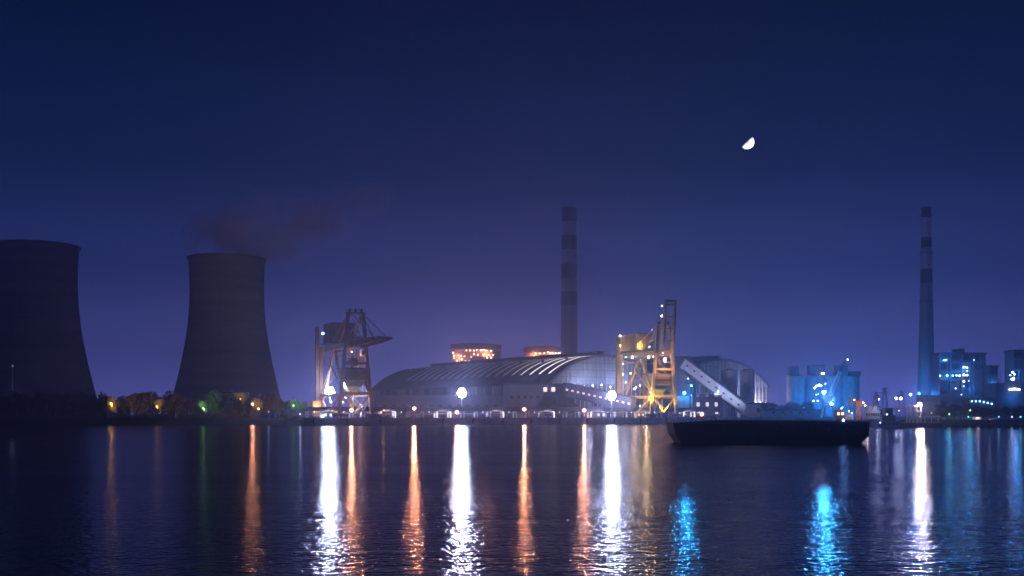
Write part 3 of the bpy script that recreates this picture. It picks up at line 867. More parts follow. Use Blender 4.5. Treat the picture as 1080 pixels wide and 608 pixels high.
# ------------------------------------------------------------------ quay lamps and floodlights
def qlamp(px, py, u, col, pw, label, s=60, r=.75):
    p = Q(qt(px, u), u, DECK); h = PZ(py, p.y) - DECK
    t = lamp_post(p, h, col, pw, label, s, r * .75, spot=(.1, -1, -.35, 172))
    bulb(t, (0, -.35, h), (1.0, .40, .26), .95, r * 1.45, "halo_ball")  # faintly glowing ball, stands in for the halo around the lamp
    return t
qlamp(371, 433, -9, SODIUM, 5600, "orange quay lamp under the left ship unloader")
qlamp(437, 431, -7, SODIUM, 8000, "orange quay lamp nearest right of the left unloader")
qlamp(482, 435, -7, SODIUM, 4000, "orange quay lamp just below the middle white floodlight", 60)
qlamp(553, 432, -7, SODIUM, 8000, "orange quay lamp below the shed, second from the right unloader")
qlamp(616, 433, -7, SODIUM, 8000, "orange quay lamp next left of the right unloader")
qlamp(740, 437, -7, SODIUM, 5200, "orange quay lamp in front of the brick building", 90, .9)
def qflood(px, py, u, col, pw, label, **k):
    p = Q(qt(px, u), u, DECK); h = PZ(py, p.y) - DECK
    return flood_mast(p, h, col, pw, label, **k)
qflood(348, 413, -26, WHITE, 46000, "white floodlight mast between the legs of the left unloader", n=4)
qflood(487, 414, -28, WHITE, 48000, "dazzling white floodlight mast in front of the arched shed", n=4)
qflood(645, 417, -11, WHITE, 48000, "white floodlight mast beside the left leg of the right unloader", n=4)

# blue work lamp at the left end of the pier
p = Q(qt(341, -2), -2, DECK)
lamp_post(p, PZ(439, p.y) - DECK, BLUE, 500, "small blue lamp on the pier's left end", 60, .35)

# ------------------------------------------------------------------ buildings by the quay
def windows(t, cells, y, m, w, h, depth=.12):
    for (x, z) in cells:
        f = MB().bb(x - w / 2 - .15, x + w / 2 + .15, y - .06, y + .02, z - h / 2 - .15, z + h / 2 + .15).build("window", steel_gr, t)
        MB().bb(x - w / 2, x + w / 2, y - depth, y - .061, z - h / 2, z + h / 2).build("pane", m, f)

def house(px0, px1, topy, Y, depth, m, label, name="building", cat="building", roof=clad_dark, parapet=.8):
    x0, x1 = PX(px0, Y), PX(px1, Y); H = zc(topy, Y)
    t = thing(name, label, cat, ((x0 + x1) / 2, Y, DECK))
    W = x1 - x0
    MB().bb(-W / 2, W / 2, 0, depth, 0, H - parapet).build("wall", m, t)
    MB().bb(-W / 2 - .25, W / 2 + .25, -.25, depth + .25, H - parapet, H).build("roof", roof, t)
    return t, W, H

# annex in front of the shed with two lit windows
t, W, H = house(532, 604, 405, 604, 14, clad_grey, "grey annex with two lit windows against the arched shed", "annex_building")
cx = (PX(532, 604) + PX(604, 604)) / 2
windows(t, [(PX(575, 604) - cx, zc(411, 604)), (PX(583.5, 604) - cx, zc(411, 604))], 0, emat((1, .72, .66), 1.6), 2.0, 2.2)
windows(t, [(-14 + k * 3.4, 11) for k in range(6)], 0, glass_dk, 1.8, 1.6)
MB().bb(-W / 2, W / 2, -3.4, -.02, 4.6, 4.9).build("canopy", clad_dark, t)
t2, W, H = house(398, 531, 417, 615, 12, clad_dark, "low dark workshop building below the shed's long roof", "workshop_building")
windows(t2, [(-30 + k * 5, 6.5) for k in range(13)], 0, glass_dk, 2.6, 1.6)

# sloping gallery right of the annex
def gallery(a, b, w, h, side, roofm, label, pane_m, n, name="conveyor_gallery", legs=(), lit_every=1):
    t = thing(name, label, "conveyor", (a.x, a.y, DECK))
    a0 = a - Vector((a.x, a.y, DECK)); b0 = b - Vector((a.x, a.y, DECK))
    d = (b0 - a0); L = d.length
    MB().beam(a0, b0, w, h).build("wall", side, t)
    up = Vector((0, 0, h / 2 + .3))
    MB().beam(a0 + up, b0 + up, w + .8, .5).build("roof", roofm, t)
    MB().beam(a0 - up, b0 - up, w + .3, .4).build("floor_beam", steel_dk, t)
    dn = d.normalized(); side_n = Vector((dn.y, -dn.x, 0)).normalized()
    if side_n.y > 0: side_n = -side_n
    for i in range(n):
        c = a0 + d * ((i + .6) / n) + side_n * (w / 2 + .03) + Vector((0, 0, .2))
        MB().beam(c - dn * .7, c + dn * .7, .1, 1.0).build("window", pane_m if i % lit_every == 0 else glass_dk, t)
    for f in legs:
        c = a0 + d * f
        for s in (-1, 1):
            q = c + side_n * (s * (w / 2 - .3)); MB().beam((q.x, q.y, 0), (q.x, q.y, q.z - h / 2), .5).build("support_leg", steel_gr, t)
        MB().beam((c - side_n * w / 2)[:2] + (c.z * .5,), (c + side_n * w / 2)[:2] + (c.z * .5,), .3).build("leg_tie", steel_gr, t)
    return t
gallery(P(597, 411, 600), P(668, 427, 580), 5, 6.2, clad_dark, roof_mat, "dark sloping gallery with a row of lit windows right of the annex", emat((1, .45, .35), 1.4), 12, legs=(.4, .75))
# transfer tower and white sloping conveyor
Yt = 655
tw = thing("transfer_tower", "tall grey transfer tower at the top of the white sloping conveyor", "tower", (PX(720, Yt), Yt, DECK))
HT = zc(376, Yt)
MB().bb(-4.3, 4.3, 0, 9, 0, HT - 1).build("wall", clad_grey, tw)
MB().bb(-5, 5, -.7, 9.7, HT - 1, HT).build("roof", clad_dark, tw)
for k in range(5): MB().bb(-4.45, 4.45, -.15, .0, 5 + k * 6.4, 5.4 + k * 6.4).build("storey_band", steel_gr, tw)
windows(tw, [(2.2, 8 + k * 6.4) for k in range(4)], 0, glass_dk, 1.4, 1.6)
bulb(tw, (4.9, -.8, zc(407, Yt)), TEAL, 14, .5); bulb(tw, (3, -.8, zc(399.5, Yt)), WHITE, 8, .4)
gallery(P(722, 383, 652), P(792, 436, 628), 4.2, 6.6, white_paint, clad_dark, "white sloping conveyor gallery running down to the small white house", glass_dk, 9, legs=(.25, .5, .74))
t, W, H = house(789, 804, 425, 622, 8, white_paint, "small white transfer house at the foot of the sloping conveyor", "transfer_house")
windows(t, [(1.6, 4.2)], 0, glass_dk, 1.2, 2.0)
t, W, H = house(730, 761, 416, 622, 11, brick, "red brick building with small lit windows by the orange lamp", "brick_building")
lw = emat((1, .72, .85), 1.1)
MB().tube((6, .4, H), (6, -.9, H + 1.2), .1, .1, 6).build("added_lamp_bracket", steel_gr, t)
bulb(t, (6, -1.0, H + 1.2), WHITE, 6, .25, "added_lamp"); light(t, (6, -1.5, H + 1.6), WHITE, 15000, .3, (.05, 1, .22, 155))  # lamp and bracket added to brighten the white sloping conveyor
windows(t, [(-5, 12.4), (0, 12.4), (5, 12.4)], 0, emat((1, .72, .85), .5), 1.5, 1.4)
windows(t, [(-4.8, 7.3), (.2, 7.3), (5.1, 7.3)], 0, lw, 1.6, 2.2)
windows(t, [(-4.8, 2.4), (5.4, 2.6)], 0, lw, 1.7, 1.0)
t, W, H = house(712.5, 727, 416.5, 628, 8, white_paint, "plain white cabin left of the red brick building", "white_cabin")
windows(t, [(0, 4)], 0, glass_dk, 1.6, 1.4)
# blue lamp there
p = P(721, 414, 640)
pb = Vector((PX(721.5, 626), 626, DECK))
lamp_post(pb, zc(414.5, 624), CYAN, 40000, "blue lamp on a tall pole by the white cabin", 120, .7, spot=(0, -1, -.2, 165))

# two pale silos in front of the second shed
def silo(px, Y, r, topy, m, label, group=None, name="silo", head=True):
    t = thing(name, label, "silo", (PX(px, Y), Y, DECK), 0, group)
    H = zc(topy, Y)
    MB().lathe([(r, 0), (r, H - 1), (r + .25, H - 1), (r + .25, H), (.01, H + 1.2)], 32).build("shell", m, t, False)
    for k in range(1, 6): MB().lathe([(r + .01, H * k / 6), (r + .12, H * k / 6), (r + .12, H * k / 6 + .35), (r + .01, H * k / 6 + .35)], 32).build("hoop", m, t)
    MB().beam((-.3, -r - .25, 0), (-.3, -r - .25, H), .1).beam((.3, -r - .25, 0), (.3, -r - .25, H), .1).build("ladder", steel_gr, t)
    return t
silo(769, 668, 4.9, 391, white_paint, "left pale silo in front of the latticed shed")
silo(788, 672, 4.2, 391, white_paint, "right pale silo in front of the latticed shed")

# low wall and yard buildings right of the conveyor
t, W, H = house(806, 866, 432, 596, 10, concrete, "long low pale shed behind the moving barge", "low_shed", "shed")
windows(t, [(-10 + k * 4.6, 2.9) for k in range(5)], 0, glass_dk, 1.4, 1.0)

# ------------------------------------------------------------------ blue silo group
for i, px in enumerate((839.5, 859.5, 878.5, 896.5)):
    names = ("leftmost blue-lit concrete silo, a small box house on its top", "second blue-lit silo from the left, widest box house on top", "third blue-lit silo, just behind the lattice crane jib", "rightmost blue-lit concrete silo of the row of four")
    s = silo(px, 700, 5.7, 397, concrete, names[i], "blue-lit concrete silos in a row")
    hh = (2.4, 3.6, 3.4, 2.0)[i]
    x0, x1, ty = ((832, 841.5, 387.5), (853, 869, 386), (881.5, 892.5, 386.5), (895, 906, 392.5))[i]
    w = (x1 - x0) / F * 700; cxp = PX((x0 + x1) / 2, 700) - PX(px, 700)
    hb = MB().bb(cxp - w / 2, cxp + w / 2, -3.5, 4, zc(397, 700) - .2, zc(ty, 700)).build("head_house", clad_grey, s)
    MB().bb(cxp - w / 2 - .3, cxp + w / 2 + .3, -3.8, 4.3, zc(ty, 700), zc(ty, 700) + .3).build("head_roof", clad_dark, hb)
    if i == 1:
        bulb(s, (PX(868.5, 694) - PX(px, 700), -6.4, zc(394.2, 694)), PINKW, 14, .5)
        bulb(s, (PX(866.5, 694) - PX(px, 700), -6.4, zc(394.2, 694)), PINKW, 10, .5)

# lattice jib crane with blue lamps
def lattice(mb, a, b, w0, w1, n, t=.14):
    a = Vector(a); b = Vector(b); d = b - a; dn = d.normalized()
    x = dn.cross(Vector((0, 1, 0))); x = x.normalized() if x.length > .1 else Vector((1, 0, 0)); y = dn.cross(x).normalized()
    def c(f, i):
        w = w0 + (w1 - w0) * f
        sx, sy = ((-1, -1), (1, -1), (1, 1), (-1, 1))[i % 4]
        return a + d * f + x * (sx * w / 2) + y * (sy * w / 2)
    for i in range(4): mb.beam(c(0, i), c(1, i), t)
    for k in range(n):
        for i in range(4):
            mb.beam(c(k / n, i), c((k + 1) / n, i + 1), t * .6)
            mb.beam(c(k / n, i), c(k / n, i + 1), t * .6)
    return mb
Yj = 560
jc = thing("jib_crane", "lattice jib crane with dazzling blue lamps before the silos", "harbour crane", (PX(874, Yj), Yj, DECK))
def J(px, py, dy=0): v = P(px, py, Yj + dy); return (v.x - PX(874, Yj), dy, v.z - DECK)
pg = MB()
for x in (-3.6, 3.6):
    for y in (-3.6, 3.6): pg.beam((x, y, 0), (x * .55, y * .55, 7), .5)
pg.box((0, 0, 7.2), (5, 5, .5)); pg.beam((-3.4, -3.4, .6), (3.4, -3.4, .6), .35).beam((-3.4, 3.4, .6), (3.4, 3.4, .6), .35)
pg.build("portal", steel_gr, jc)
MB().box((-1.0, 0.5, 9.4), (4.2, 4.0, 3.6)).build("cab_house", steel_gr, jc)
MB().bb(1.3, 2.6, -2.4, -1.0, 8.4, 10.6).build("operator_cab", white_paint, jc)
lattice(MB(), J(873, 424), J(886, 391.5), 2.0, 1.2, 10, .22).build("jib", white_paint, jc)
lattice(MB(), J(886, 391.5), J(893, 377.5), 1.2, .7, 5, .18).build("fly_jib", steel_dk, jc)
MB().beam(J(870, 424), J(871.5, 402), .5).beam(J(874, 422), J(871.5, 402), .4).build("mast_frame", steel_dk, jc)
MB().beam(J(871.5, 402), J(886, 391.5), .14).beam(J(871.5, 402), J(868, 424), .14).build("stay", steel_dk, jc)
MB().beam(J(893, 377.5), J(893, 405), .09).build("hoist_rope", steel_dk, jc)
bulb(jc, J(869, 414, -3), BLUE, 160, .85); light(jc, J(869, 414, -5.5), CYAN, 48000, .5, (0, -1, -.2, 165))
bulb(jc, J(877, 426, -3), BLUE, 110, .7); light(jc, J(877, 426, -5), CYAN, 30000, .5, (0, -1, -.2, 165))
for (x, y, c, s, r) in ((894, 379.5, WHITE, 10, .4), (861, 407.5, WHITE, 14, .5), (864, 406.5, PINKW, 16, .6), (866, 407, WHITE, 12, .5), (859, 409.5, WHITE, 9, .5), (870.5, 405, BLUE, 8, .4),
                     (858, 423, WHITE, 12, .4), (862.5, 423, WHITE, 10, .4), (861, 416.5, BLUE, 10, .3), (863, 416, BLUE, 8, .3)):
    bulb(jc, J(x, y, -2), c, s, r)
# blue light that washes the silos comes from two wall lamps at their feet
for px_ in (848, 889):
    b = P(px_, 432, 668); 
    lamp_post((b.x, b.y, DECK), 6.0, DEEP, 42000, "blue lamp on a post at the foot of the %s silos" % ("left-hand pair of" if px_ < 870 else "right-hand pair of"), 60, .35, arm=-.8, spot=(.15, 1, .3, 105))

# ------------------------------------------------------------------ work boat with derrick and white ship
def work_boat():
    Y = 452
    t = thing("crane_boat", "pinkish crane boat with a jib moored behind the barge's stern", "boat", (PX(905, Y), Y, 0))
    def K(px, py): return (PX(px, Y) - PX(905, Y), PZ(py, Y))
    x0, z = K(879, 440); x1, _ = K(918, 440)
    h = MB(); h.prism([(x0, -2.8, 2.6), (x0 + 1.2, -2.8, -.4), (x1 - 1.5, -2.8, -.4), (x1, -2.8, 2.9)], (0, 5.6, 0)).build("hull", steel_dk, t)
    MB().bb(x0 + .2, x1 - .2, -2.5, 2.5, 2.61, 2.8).build("deck", rust_brown, t)
    cx, _ = K(885, 436)
    c = MB().bb(cx - 1.6, cx + 1.8, -1.6, 1.6, 2.8, 6.6).build("cabin", plaster, t)
    MB().bb(cx - 1.9, cx + 2.1, -1.9, 1.9, 6.6, 6.8).build("cabin_roof", white_paint, c)
    for k in (-.7, .9): MB().bb(cx + k - .5, cx + k + .5, -1.68, -1.61, 4.6, 5.7).build("window", emat((1, .7, .4), 2.2), c)
    cx, _ = K(905.5, 436)
    MB().tube((cx, 0, 2.8), (cx, 0, 8.5), 1.0, .8, 12).build("crane_column", orange_paint, t)
    MB().box((cx - .2, 0, 9.3), (2.6, 2.4, 2.0)).build("crane_house", orange_paint, t)
    a = K(907, 416.5); b = K(897, 420)
    MB().beam((cx + 1.2, 0, 9.8), (b[0] - .5, 0, 11.0), 1.0, .9).beam((b[0], 0, 10.9), (b[0] - .9, 0, 8.3), .8, .7).build("knuckle_jib", orange_paint, t)
    e = K(926, 421.5)
    MB().beam((cx + 3, .4, 3), (e[0], .4, e[1]), .35).beam((e[0], .4, e[1]), (e[0] + .3, .4, 3.2), .07).build("derrick", orange_paint, t)
    MB().bb(K(888.5, 0)[0], K(899, 0)[0], -1.4, 1.4, 2.81, 4.8).build("deck_house", white_paint, t)
    for (px_, py_, c_, s_) in ((886, 431, WARM, 10), (894, 434, WHITE, 18), (897, 436, WHITE, 12), (909, 425, PINKW, 14), (925.5, 421.5, WHITE, 16), (911, 428, PINKW, 14), (899.5, 422, PINKW, 10)):
        bulb(t, (K(px_, py_)[0], -1.9, K(px_, py_)[1]), c_, s_, .26)
    light(t, (K(899, 0)[0], -4.5, 7.5), PINKW, 350, .3); light(t, (K(912, 0)[0], -3.5, 6.5), PINKW, 250, .3)
work_boat()
def white_boat():
    Y = 470
    t = thing("white_boat", "small white passenger boat behind the dark wheelhouse", "boat", (PX(922, Y), Y, 0))
    def K(px): return PX(px, Y) - PX(922, Y)
    MB().prism([(K(909), -2, 2.6), (K(910), -2, -.3), (K(932), -2, -.3), (K(934), -2, 3.0)], (0, 4, 0)).build("hull", blue_paint, t)
    c = MB().bb(K(911), K(931), -1.7, 1.7, 2.5, 6.2).build("cabin", white_paint, t)
    MB().bb(K(910), K(932), -2, 2, 6.2, 6.4).build("roof", white_paint, c)
    MB().bb(K(914), K(924), -1.4, 1.4, 6.4, 8.3).build("wheelhouse", white_paint, t)
    for k in range(8): MB().bb(K(912.2 + 2.4 * k), K(913.9 + 2.4 * k), -1.78, -1.71, 4.3, 5.4).build("window", glass_dk, c)
    light(t, (0, -4.5, 7), WHITE, 260, .3)
white_boat()

# ------------------------------------------------------------------ barge under way
def barge():
    Y = 200
    t = thing("barge", "long dark unlit barge passing low on the water", "barge", (PX(830, Y), Y, 0))
    def K(px): return PX(px, Y) - PX(830, Y)
    x0, x1 = K(706), K(908)
    prof = [(x0, 3.5), (x0 + .4, 1.6), (x0 + 1.8, -.6), (x1 - 2.0, -.6), (x1, 1.2), (x1, 3.7), (x1 - 4, 3.75), (x0 + 6, 3.85)]
    m = MB(); hw = 4.6
    m.prism([(x, -hw, z) for x, z in prof], (0, 2 * hw, 0)); m.build("hull", hull_mat, t)
    MB().bb(x0 + 3, x1 - 3, -hw - .16, -hw - .01, 3.3, 3.55).build("rubbing_strake", steel_dk, t)
    for k in range(10): MB().tube((x0 + 6 + k * 3, -hw - .2, 2.2), (x0 + 6 + k * 3, -hw - .5, 2.2), .42, .42, 12).build("tyre_fender", rubber, t)
    MB().bb(x0 + 6.5, x1 - 6, -3.4, 3.4, 3.86, 3.96).build("hatch_cover", steel_dk, t)
    rl = MB()
    for k in range(9): rl.beam((x0 + 1 + k * .8, -hw + .3, 3.9), (x0 + 1 + k * .8, -hw + .3, 4.5), .04)
    rl.beam((x0 + 1, -hw + .3, 4.5), (x0 + 7.4, -hw + .3, 4.5), .05).build("bow_railing", steel_dk, t)
    bulb(t, (K(881), -hw - .3, PZ(443.2, Y)), BLUE, 60, .17); 
barge()
def tug():
    Y = 415
    t = thing("tugboat", "dark blue tugboat with small white lamps behind the barge's right end", "boat", (PX(934, Y), Y, 0))
    def K(px): return PX(px, Y) - PX(934, Y)
    MB().prism([(K(923), -2.4, 2.4), (K(924.5), -2.4, -.4), (K(946), -2.4, -.4), (K(948.5), -2.4, 3.0), (K(942), -2.4, 2.3)], (0, 4.8, 0)).build("hull", blue_paint, t)
    MB().bb(K(924), K(946), -2.65, -2.41, 1.7, 2.0).build("rubbing_strake", rubber, t)
    for k in range(5): MB().tube((K(926 + k * 4.4), -2.7, 1.4), (K(926 + k * 4.4), -2.95, 1.4), .4, .4, 12).build("tyre_fender", rubber, t)
    d = MB().bb(K(929), K(943), -1.6, 1.6, 2.2, 4.6).build("deck_house", hull_mat, t)
    for k in range(4): MB().bb(K(930.5 + k * 3), K(932 + k * 3), -1.68, -1.61, 3.2, 4.0).build("porthole", glass_dk, d)
    w = MB().bb(K(932.5), K(940.5), -1.3, 1.3, 4.6, 7.0).build("wheelhouse", hull_mat, t)
    MB().bb(K(932), K(941), -1.5, 1.5, 7.0, 7.2).build("wheelhouse_roof", steel_dk, w)
    for k in range(3): MB().bb(K(933.2 + k * 2.4), K(935.1 + k * 2.4), -1.38, -1.31, 5.6, 6.6).build("window", glass_dk, w)
    MB().tube((K(936), .5, 7.2), (K(936), .5, 9.6), .09, .05, 6).build("mast", steel_dk, t)
    MB().tube((K(930.5), .6, 4.6), (K(930.5), .6, 6.6), .4, .35, 10).build("funnel", steel_dk, t)
    bulb(t, (K(926), -2.7, PZ(446, Y)), WHITE, 14, .2); bulb(t, (K(933.6), -1.9, PZ(437.3, Y)), WHITE, 14, .22)
tug()

# ------------------------------------------------------------------ right bank
RQ = 431.0
rq = thing("landing_quay", "dark low landing quay along the right bank", "quay")
MB().bb(139, 900, RQ - 1.6, RQ + 3, 2.0, 2.75).build("deck", concrete_dk, rq)
MB().bb(139, 900, RQ - 1.8, RQ - 1.62, .7, 2.85).build("fascia", concrete_dk, rq)
pmm = MB().tube((0, 0, -3), (0, 0, 2.0), .4, .4, 8).mesh("pile", concrete_dk)
for k in range(26): inst("pile", pmm, rq, (141 + k * 3.2, RQ - 1.2, 0))
# pontoon house with bright lamp
Yp = 427
ph = thing("pontoon_house", "white open pontoon house with the dazzling pinkish lamp", "pontoon", (PX(964, Yp), Yp, 0))
def K4(px): return PX(px, Yp) - PX(964, Yp)
MB().bb(K4(944), K4(992), -2.2, 2.0, -.3, 1.6).build("pontoon", steel_dk, ph)
MB().bb(K4(944), K4(992), -2.3, 2.1, 1.6, 1.8).build("deck", steel_gr, ph)
for px_ in (957.5, 961, 965, 969.5):
    for y in (-1.6, 1.4): MB().bb(K4(px_) - .16, K4(px_) + .16, y - .16, y + .16, 1.8, PZ(429, Yp)).build("post", white_paint, ph)
MB().bb(K4(956.5), K4(971), -2.0, 1.8, PZ(429, Yp), PZ(429, Yp) + .45).build("roof", white_paint, ph)
MB().bb(K4(956.8), K4(970.5), -1.9, 1.7, PZ(434.5, Yp), PZ(434.5, Yp) + .4).build("upper_deck", white_paint, ph)
MB().bb(K4(966), K4(990), -1.9, 1.7, PZ(440, Yp), PZ(440, Yp) + .3).build("canopy", white_paint, ph)
for px_ in (974, 981, 988): MB().bb(K4(px_) - .1, K4(px_) + .1, -1.5, -1.3, 1.8, PZ(440, Yp)).build("post", white_paint, ph)
bulb(ph, (K4(967.5), -2.6, PZ(426.5, Yp)), PINKW, 160, .62, "lens")
light(ph, (K4(967.5), -4.2, PZ(426.5, Yp)), PINKW, 7000, .5, (0, -1, -.3, 165))
light(ph, (K4(975), -.5, 4.0), WARM, 260, .2)
def umbrella(px, py, Y, label):
    t = thing("parasol", label, "parasol", (PX(px, Y), Y, 2.75))
    h = PZ(py, Y) - 2.75
    MB().tube((0, 0, 0), (0, 0, h + .3), .05, .05, 6).build("pole", steel_gr, t)
    MB().lathe([(1.9, h - .55), (.9, h), (.02, h + .35)], 8).build("canopy", mat("yellow_canvas", (.62, .42, .03), .8), t)
    light(t, (0.3, -1.4, h - .9), YEL, 130, .15); bulb(t, (0.3, -1.4, h - .9), YEL, 8, .16)
umbrella(946, 431, 432, "yellow parasol left of the white pontoon house"); umbrella(980, 433.5, 432, "yellow parasol right of the white pontoon house")

# blue glow lamp at the chimney foot
p = P(970, 410, 770)
lamp_post((p.x, p.y, DECK), zc(415, 770), DEEP, 40000, "blue lamp mast at the foot of the slim chimney", 70, .6, arm=-1.5)
for (px_, py_, col, lab) in ((944.5, 420.5, WHITE, "leftmost of the two cool white lamps near the slim chimney"), (949.5, 420.5, WHITE, "second of the two cool white lamps near the slim chimney"), (959.5, 416.5, BLUE, "higher bluish white lamp just left of the slim chimney")):
    p = P(px_, py_, 640); lamp_post((p.x, p.y, DECK), p.z - DECK, col, 350, lab, 40, .7)

# right-hand power station blocks
def plant_block(px0, px1, topy, Y, depth, label, lamps, steps=(), lights_=()):
    x0, x1 = PX(px0, Y), PX(px1, Y); W = x1 - x0; H = zc(topy, Y); cx = (x0 + x1) / 2
    t = thing("plant_building", label, "building", (cx, Y, DECK))
    MB().bb(-W / 2, W / 2, 1.5, depth, 0, H - 1.2).build("wall", clad_grey, t)
    n = max(3, int(W / 6))
    for i in range(n + 1):
        x = -W / 2 + W * i / n; MB().bb(x - .35, x + .35, -.4, 1.48, 0, H - 1.2).build("column", steel_gr, t)
    nf = max(3, int(H / 6))
    for k in range(1, nf):
        z = H * k / nf
        d = MB().bb(-W / 2 - .3, W / 2 + .3, -.9, 1.48, z - .3, z).build("deck", steel_gr, t)
        MB().bb(-W / 2 - .3, W / 2 + .3, -.9, -.82, z + 1, z + 1.1).build("railing", steel_gr, d)
    for i in range(n):
        for k in range(nf):
            if random.random() < .75:
                xa = -W / 2 + W * (i + .18) / n; xb = -W / 2 + W * (i + .82) / n; z = H * k / nf
                MB().bb(xa, xb, 1.35, 1.49, z + 1.2, z + H / nf - 1.4).build("window", glass_dk if random.random() < .6 else clad_dark, t)
    MB().bb(-W / 2 - .6, W / 2 + .6, -1, depth + .5, H - 1.2, H).build("roof", clad_dark, t)
    for k in range(4):
        x = -W / 2 + W * (.12 + .25 * k) + random.uniform(-1, 1); zt = H * random.uniform(.55, .95)
        MB().tube((x, -1.6, 0), (x, -1.6, zt), .28, .28, 8).tube((x, -1.6, zt), (x, 1.4, zt), .28, .28, 8).build("pipe", steel_gr, t)
    MB().beam((-W / 2 + 1, -2.2, H * .34), (W / 2 - 1, -2.2, H * .30), 1.5, 1.5).build("duct", steel_gr, t)
    sg = MB(); fl = 1
    for k in range(nf * 2 - 2):
        z0 = H * k / (2 * nf); sg.beam((W * .28 - fl * 1.6, -2.0, z0), (W * .28 + fl * 1.6, -2.0, z0 + H / (2 * nf)), .25, .8); fl = -fl
    for x in (-2.2, 2.2): sg.beam((W * .28 + x, -2.6, 0), (W * .28 + x, -2.6, H * .9), .2)
    sg.build("stair", steel_gr, t)
    for (a, b, ty) in steps: MB().bb(PX(a, Y) - cx, PX(b, Y) - cx, 4, 10, H - .01, zc(ty, Y)).build("roof_house", clad_dark, t)
    for (px_, py_, col, s, r) in lamps: bulb(t, (PX(px_, Y - 1.4) - cx, -1.4, zc(py_, Y - 1.4)), col, s, r)
    for (px_, py_, col, pw) in lights_: light(t, (PX(px_, Y - 4) - cx, -4, zc(py_, Y - 4)), col, pw, .4)
    return t
IC = (0.30, 0.72, 1.0)
plant_block(991, 1039, 372, 740, 15, "stepped power station block with blue lamps right of the slim chimney",
            [(997, 380, IC, 14, .5), (999, 379.6, IC, 10, .4), (995, 380.2, IC, 6, .4), (1017, 387.5, WHITE, 20, .6), (1020, 388, IC, 16, .5), (1020, 391.5, IC, 8, .5), (991.5, 396.5, IC, 14, .5), (999, 396.3, IC, 16, .6),
             (1005, 396.3, IC, 10, .5), (1009, 396.2, IC, 12, .5), (1012, 396.4, IC, 14, .6), (1017, 395.7, WHITE, 20, .7), (1020, 395.8, WHITE, 16, .6), (1016.5, 402.5, WHITE, 14, .6), (1008, 410, WHITE, 12, .4), (1014, 416.5, WHITE, 10, .4),
             (1027, 380, IC, 10, .4), (1016.5, 407.5, IC, 8, .4), (1022, 402, IC, 5, .4)],
            ((1010, 1014, 368), (1015, 1020, 367.5), (1028, 1038, 374)), [(1003, 397, DEEP, 3600), (1018, 391, DEEP, 3600), (998, 380, DEEP, 2000), (1025, 410, DEEP, 2500)])
plant_block(1043, 1052, 385.5, 752, 9, "narrow dark tower block between the two right-hand plant buildings",
            [(1035, 405.8, WHITE, 12, .4), (1041, 405.8, IC, 14, .5), (1043.5, 406, IC, 16, .55), (1046, 406, IC, 14, .5), (1048.5, 406, IC, 14, .5), (1051, 405.5, IC, 16, .6), (1053.5, 405.6, IC, 14, .6)], (), [(1047, 404, DEEP, 1600)])
plant_block(1069, 1110, 369, 720, 13, "tall plant building with white lamps cut by the right edge",
            [(1068, 393, IC, 18, .6), (1070, 395, WHITE, 14, .5), (1065.5, 396, IC, 10, .5), (1069, 399.8, WHITE, 16, .8), (1067, 400.2, WHITE, 12, .6), (1068, 420, WHITE, 12, .5), (1064, 428, WHITE, 14, .6), (1067, 428, WHITE, 12, .6), (1078, 420.5, WHITE, 12, .5), (1078.5, 424, WHITE, 14, .6), (1078, 428.3, WHITE, 14, .6)],
            (), [(1072, 396, DEEP, 3000)])
t, W, H = house(1050, 1085, 404, 690, 18, clad_dark, "low dark hall with a bright lamp below the right plant building", "plant_hall", "building")
cx = (PX(1050, 690) + PX(1085, 690)) / 2
for px_ in (1065, 1067.5, 1070, 1072.5, 1075): bulb(t, (PX(px_, 689) - cx, -1, zc(410.5 + abs(px_ - 1070) * .1, 689)), WHITE, 26 if px_ == 1070 else 12, .6)
light(t, (0, -5, 12), DEEP, 2500, .4)
t, W, H = house(1022, 1050, 420, 640, 10, clad_dark, "dark shed with a slanting row of small blue lamps", "dark_shed", "shed")
cx = (PX(1022, 640) + PX(1050, 640)) / 2
for k in range(6): bulb(t, (PX(1025 + k * 4.2, 639) - cx, -1, zc(423.4 + max(0, k - 2) * .9, 639)), BLUE, 10, .5)
t, W, H = house(972, 992, 417, 730, 10, concrete, "pale low block at the slim chimney's foot", "chimney_annex")
# thin mast left
p = P(13, 385, 640)
ms = thing("signal_mast", "thin white mast before the left cooling tower", "mast", (p.x, p.y, DECK))
MB().tube((0, 0, 0), (0, 0, p.z - DECK), .28, .14, 8).build("pole", white_paint, ms)
MB().bb(-.5, .5, -.3, .3, p.z - DECK - 1.5, p.z - DECK - .6).build("aerial_box", white_paint, ms)
light(ms, (2.5, -6, 14), WHITE, 130, .3)
bulb(ms, (0.4, -.5, p.z - DECK - .4), WHITE, 3, .25)

# far lattice pylon shapes between silos and slim chimney
for i, (px_, py_) in enumerate(((933, 409), (924, 413), (951, 412))):
    Y = 900; p = P(px_, py_, Y)
    o = lattice(MB(), (0, 0, 0), (0, 0, p.z - DECK), 5.5, 1.2, 7, .35)
    o.beam((-4, 0, p.z - DECK - 4), (4, 0, p.z - DECK - 4), .4).beam((-3, 0, p.z - DECK - 1), (3, 0, p.z - DECK - 1), .4)
    o = o.build("power_pylon", steel_gr); o.location = (p.x, p.y, DECK)
    tag(o, ("tallest faint power pylon left of the slim chimney", "leftmost faint power pylon behind the boats", "faint power pylon nearest the slim chimney")[i], "pylon")

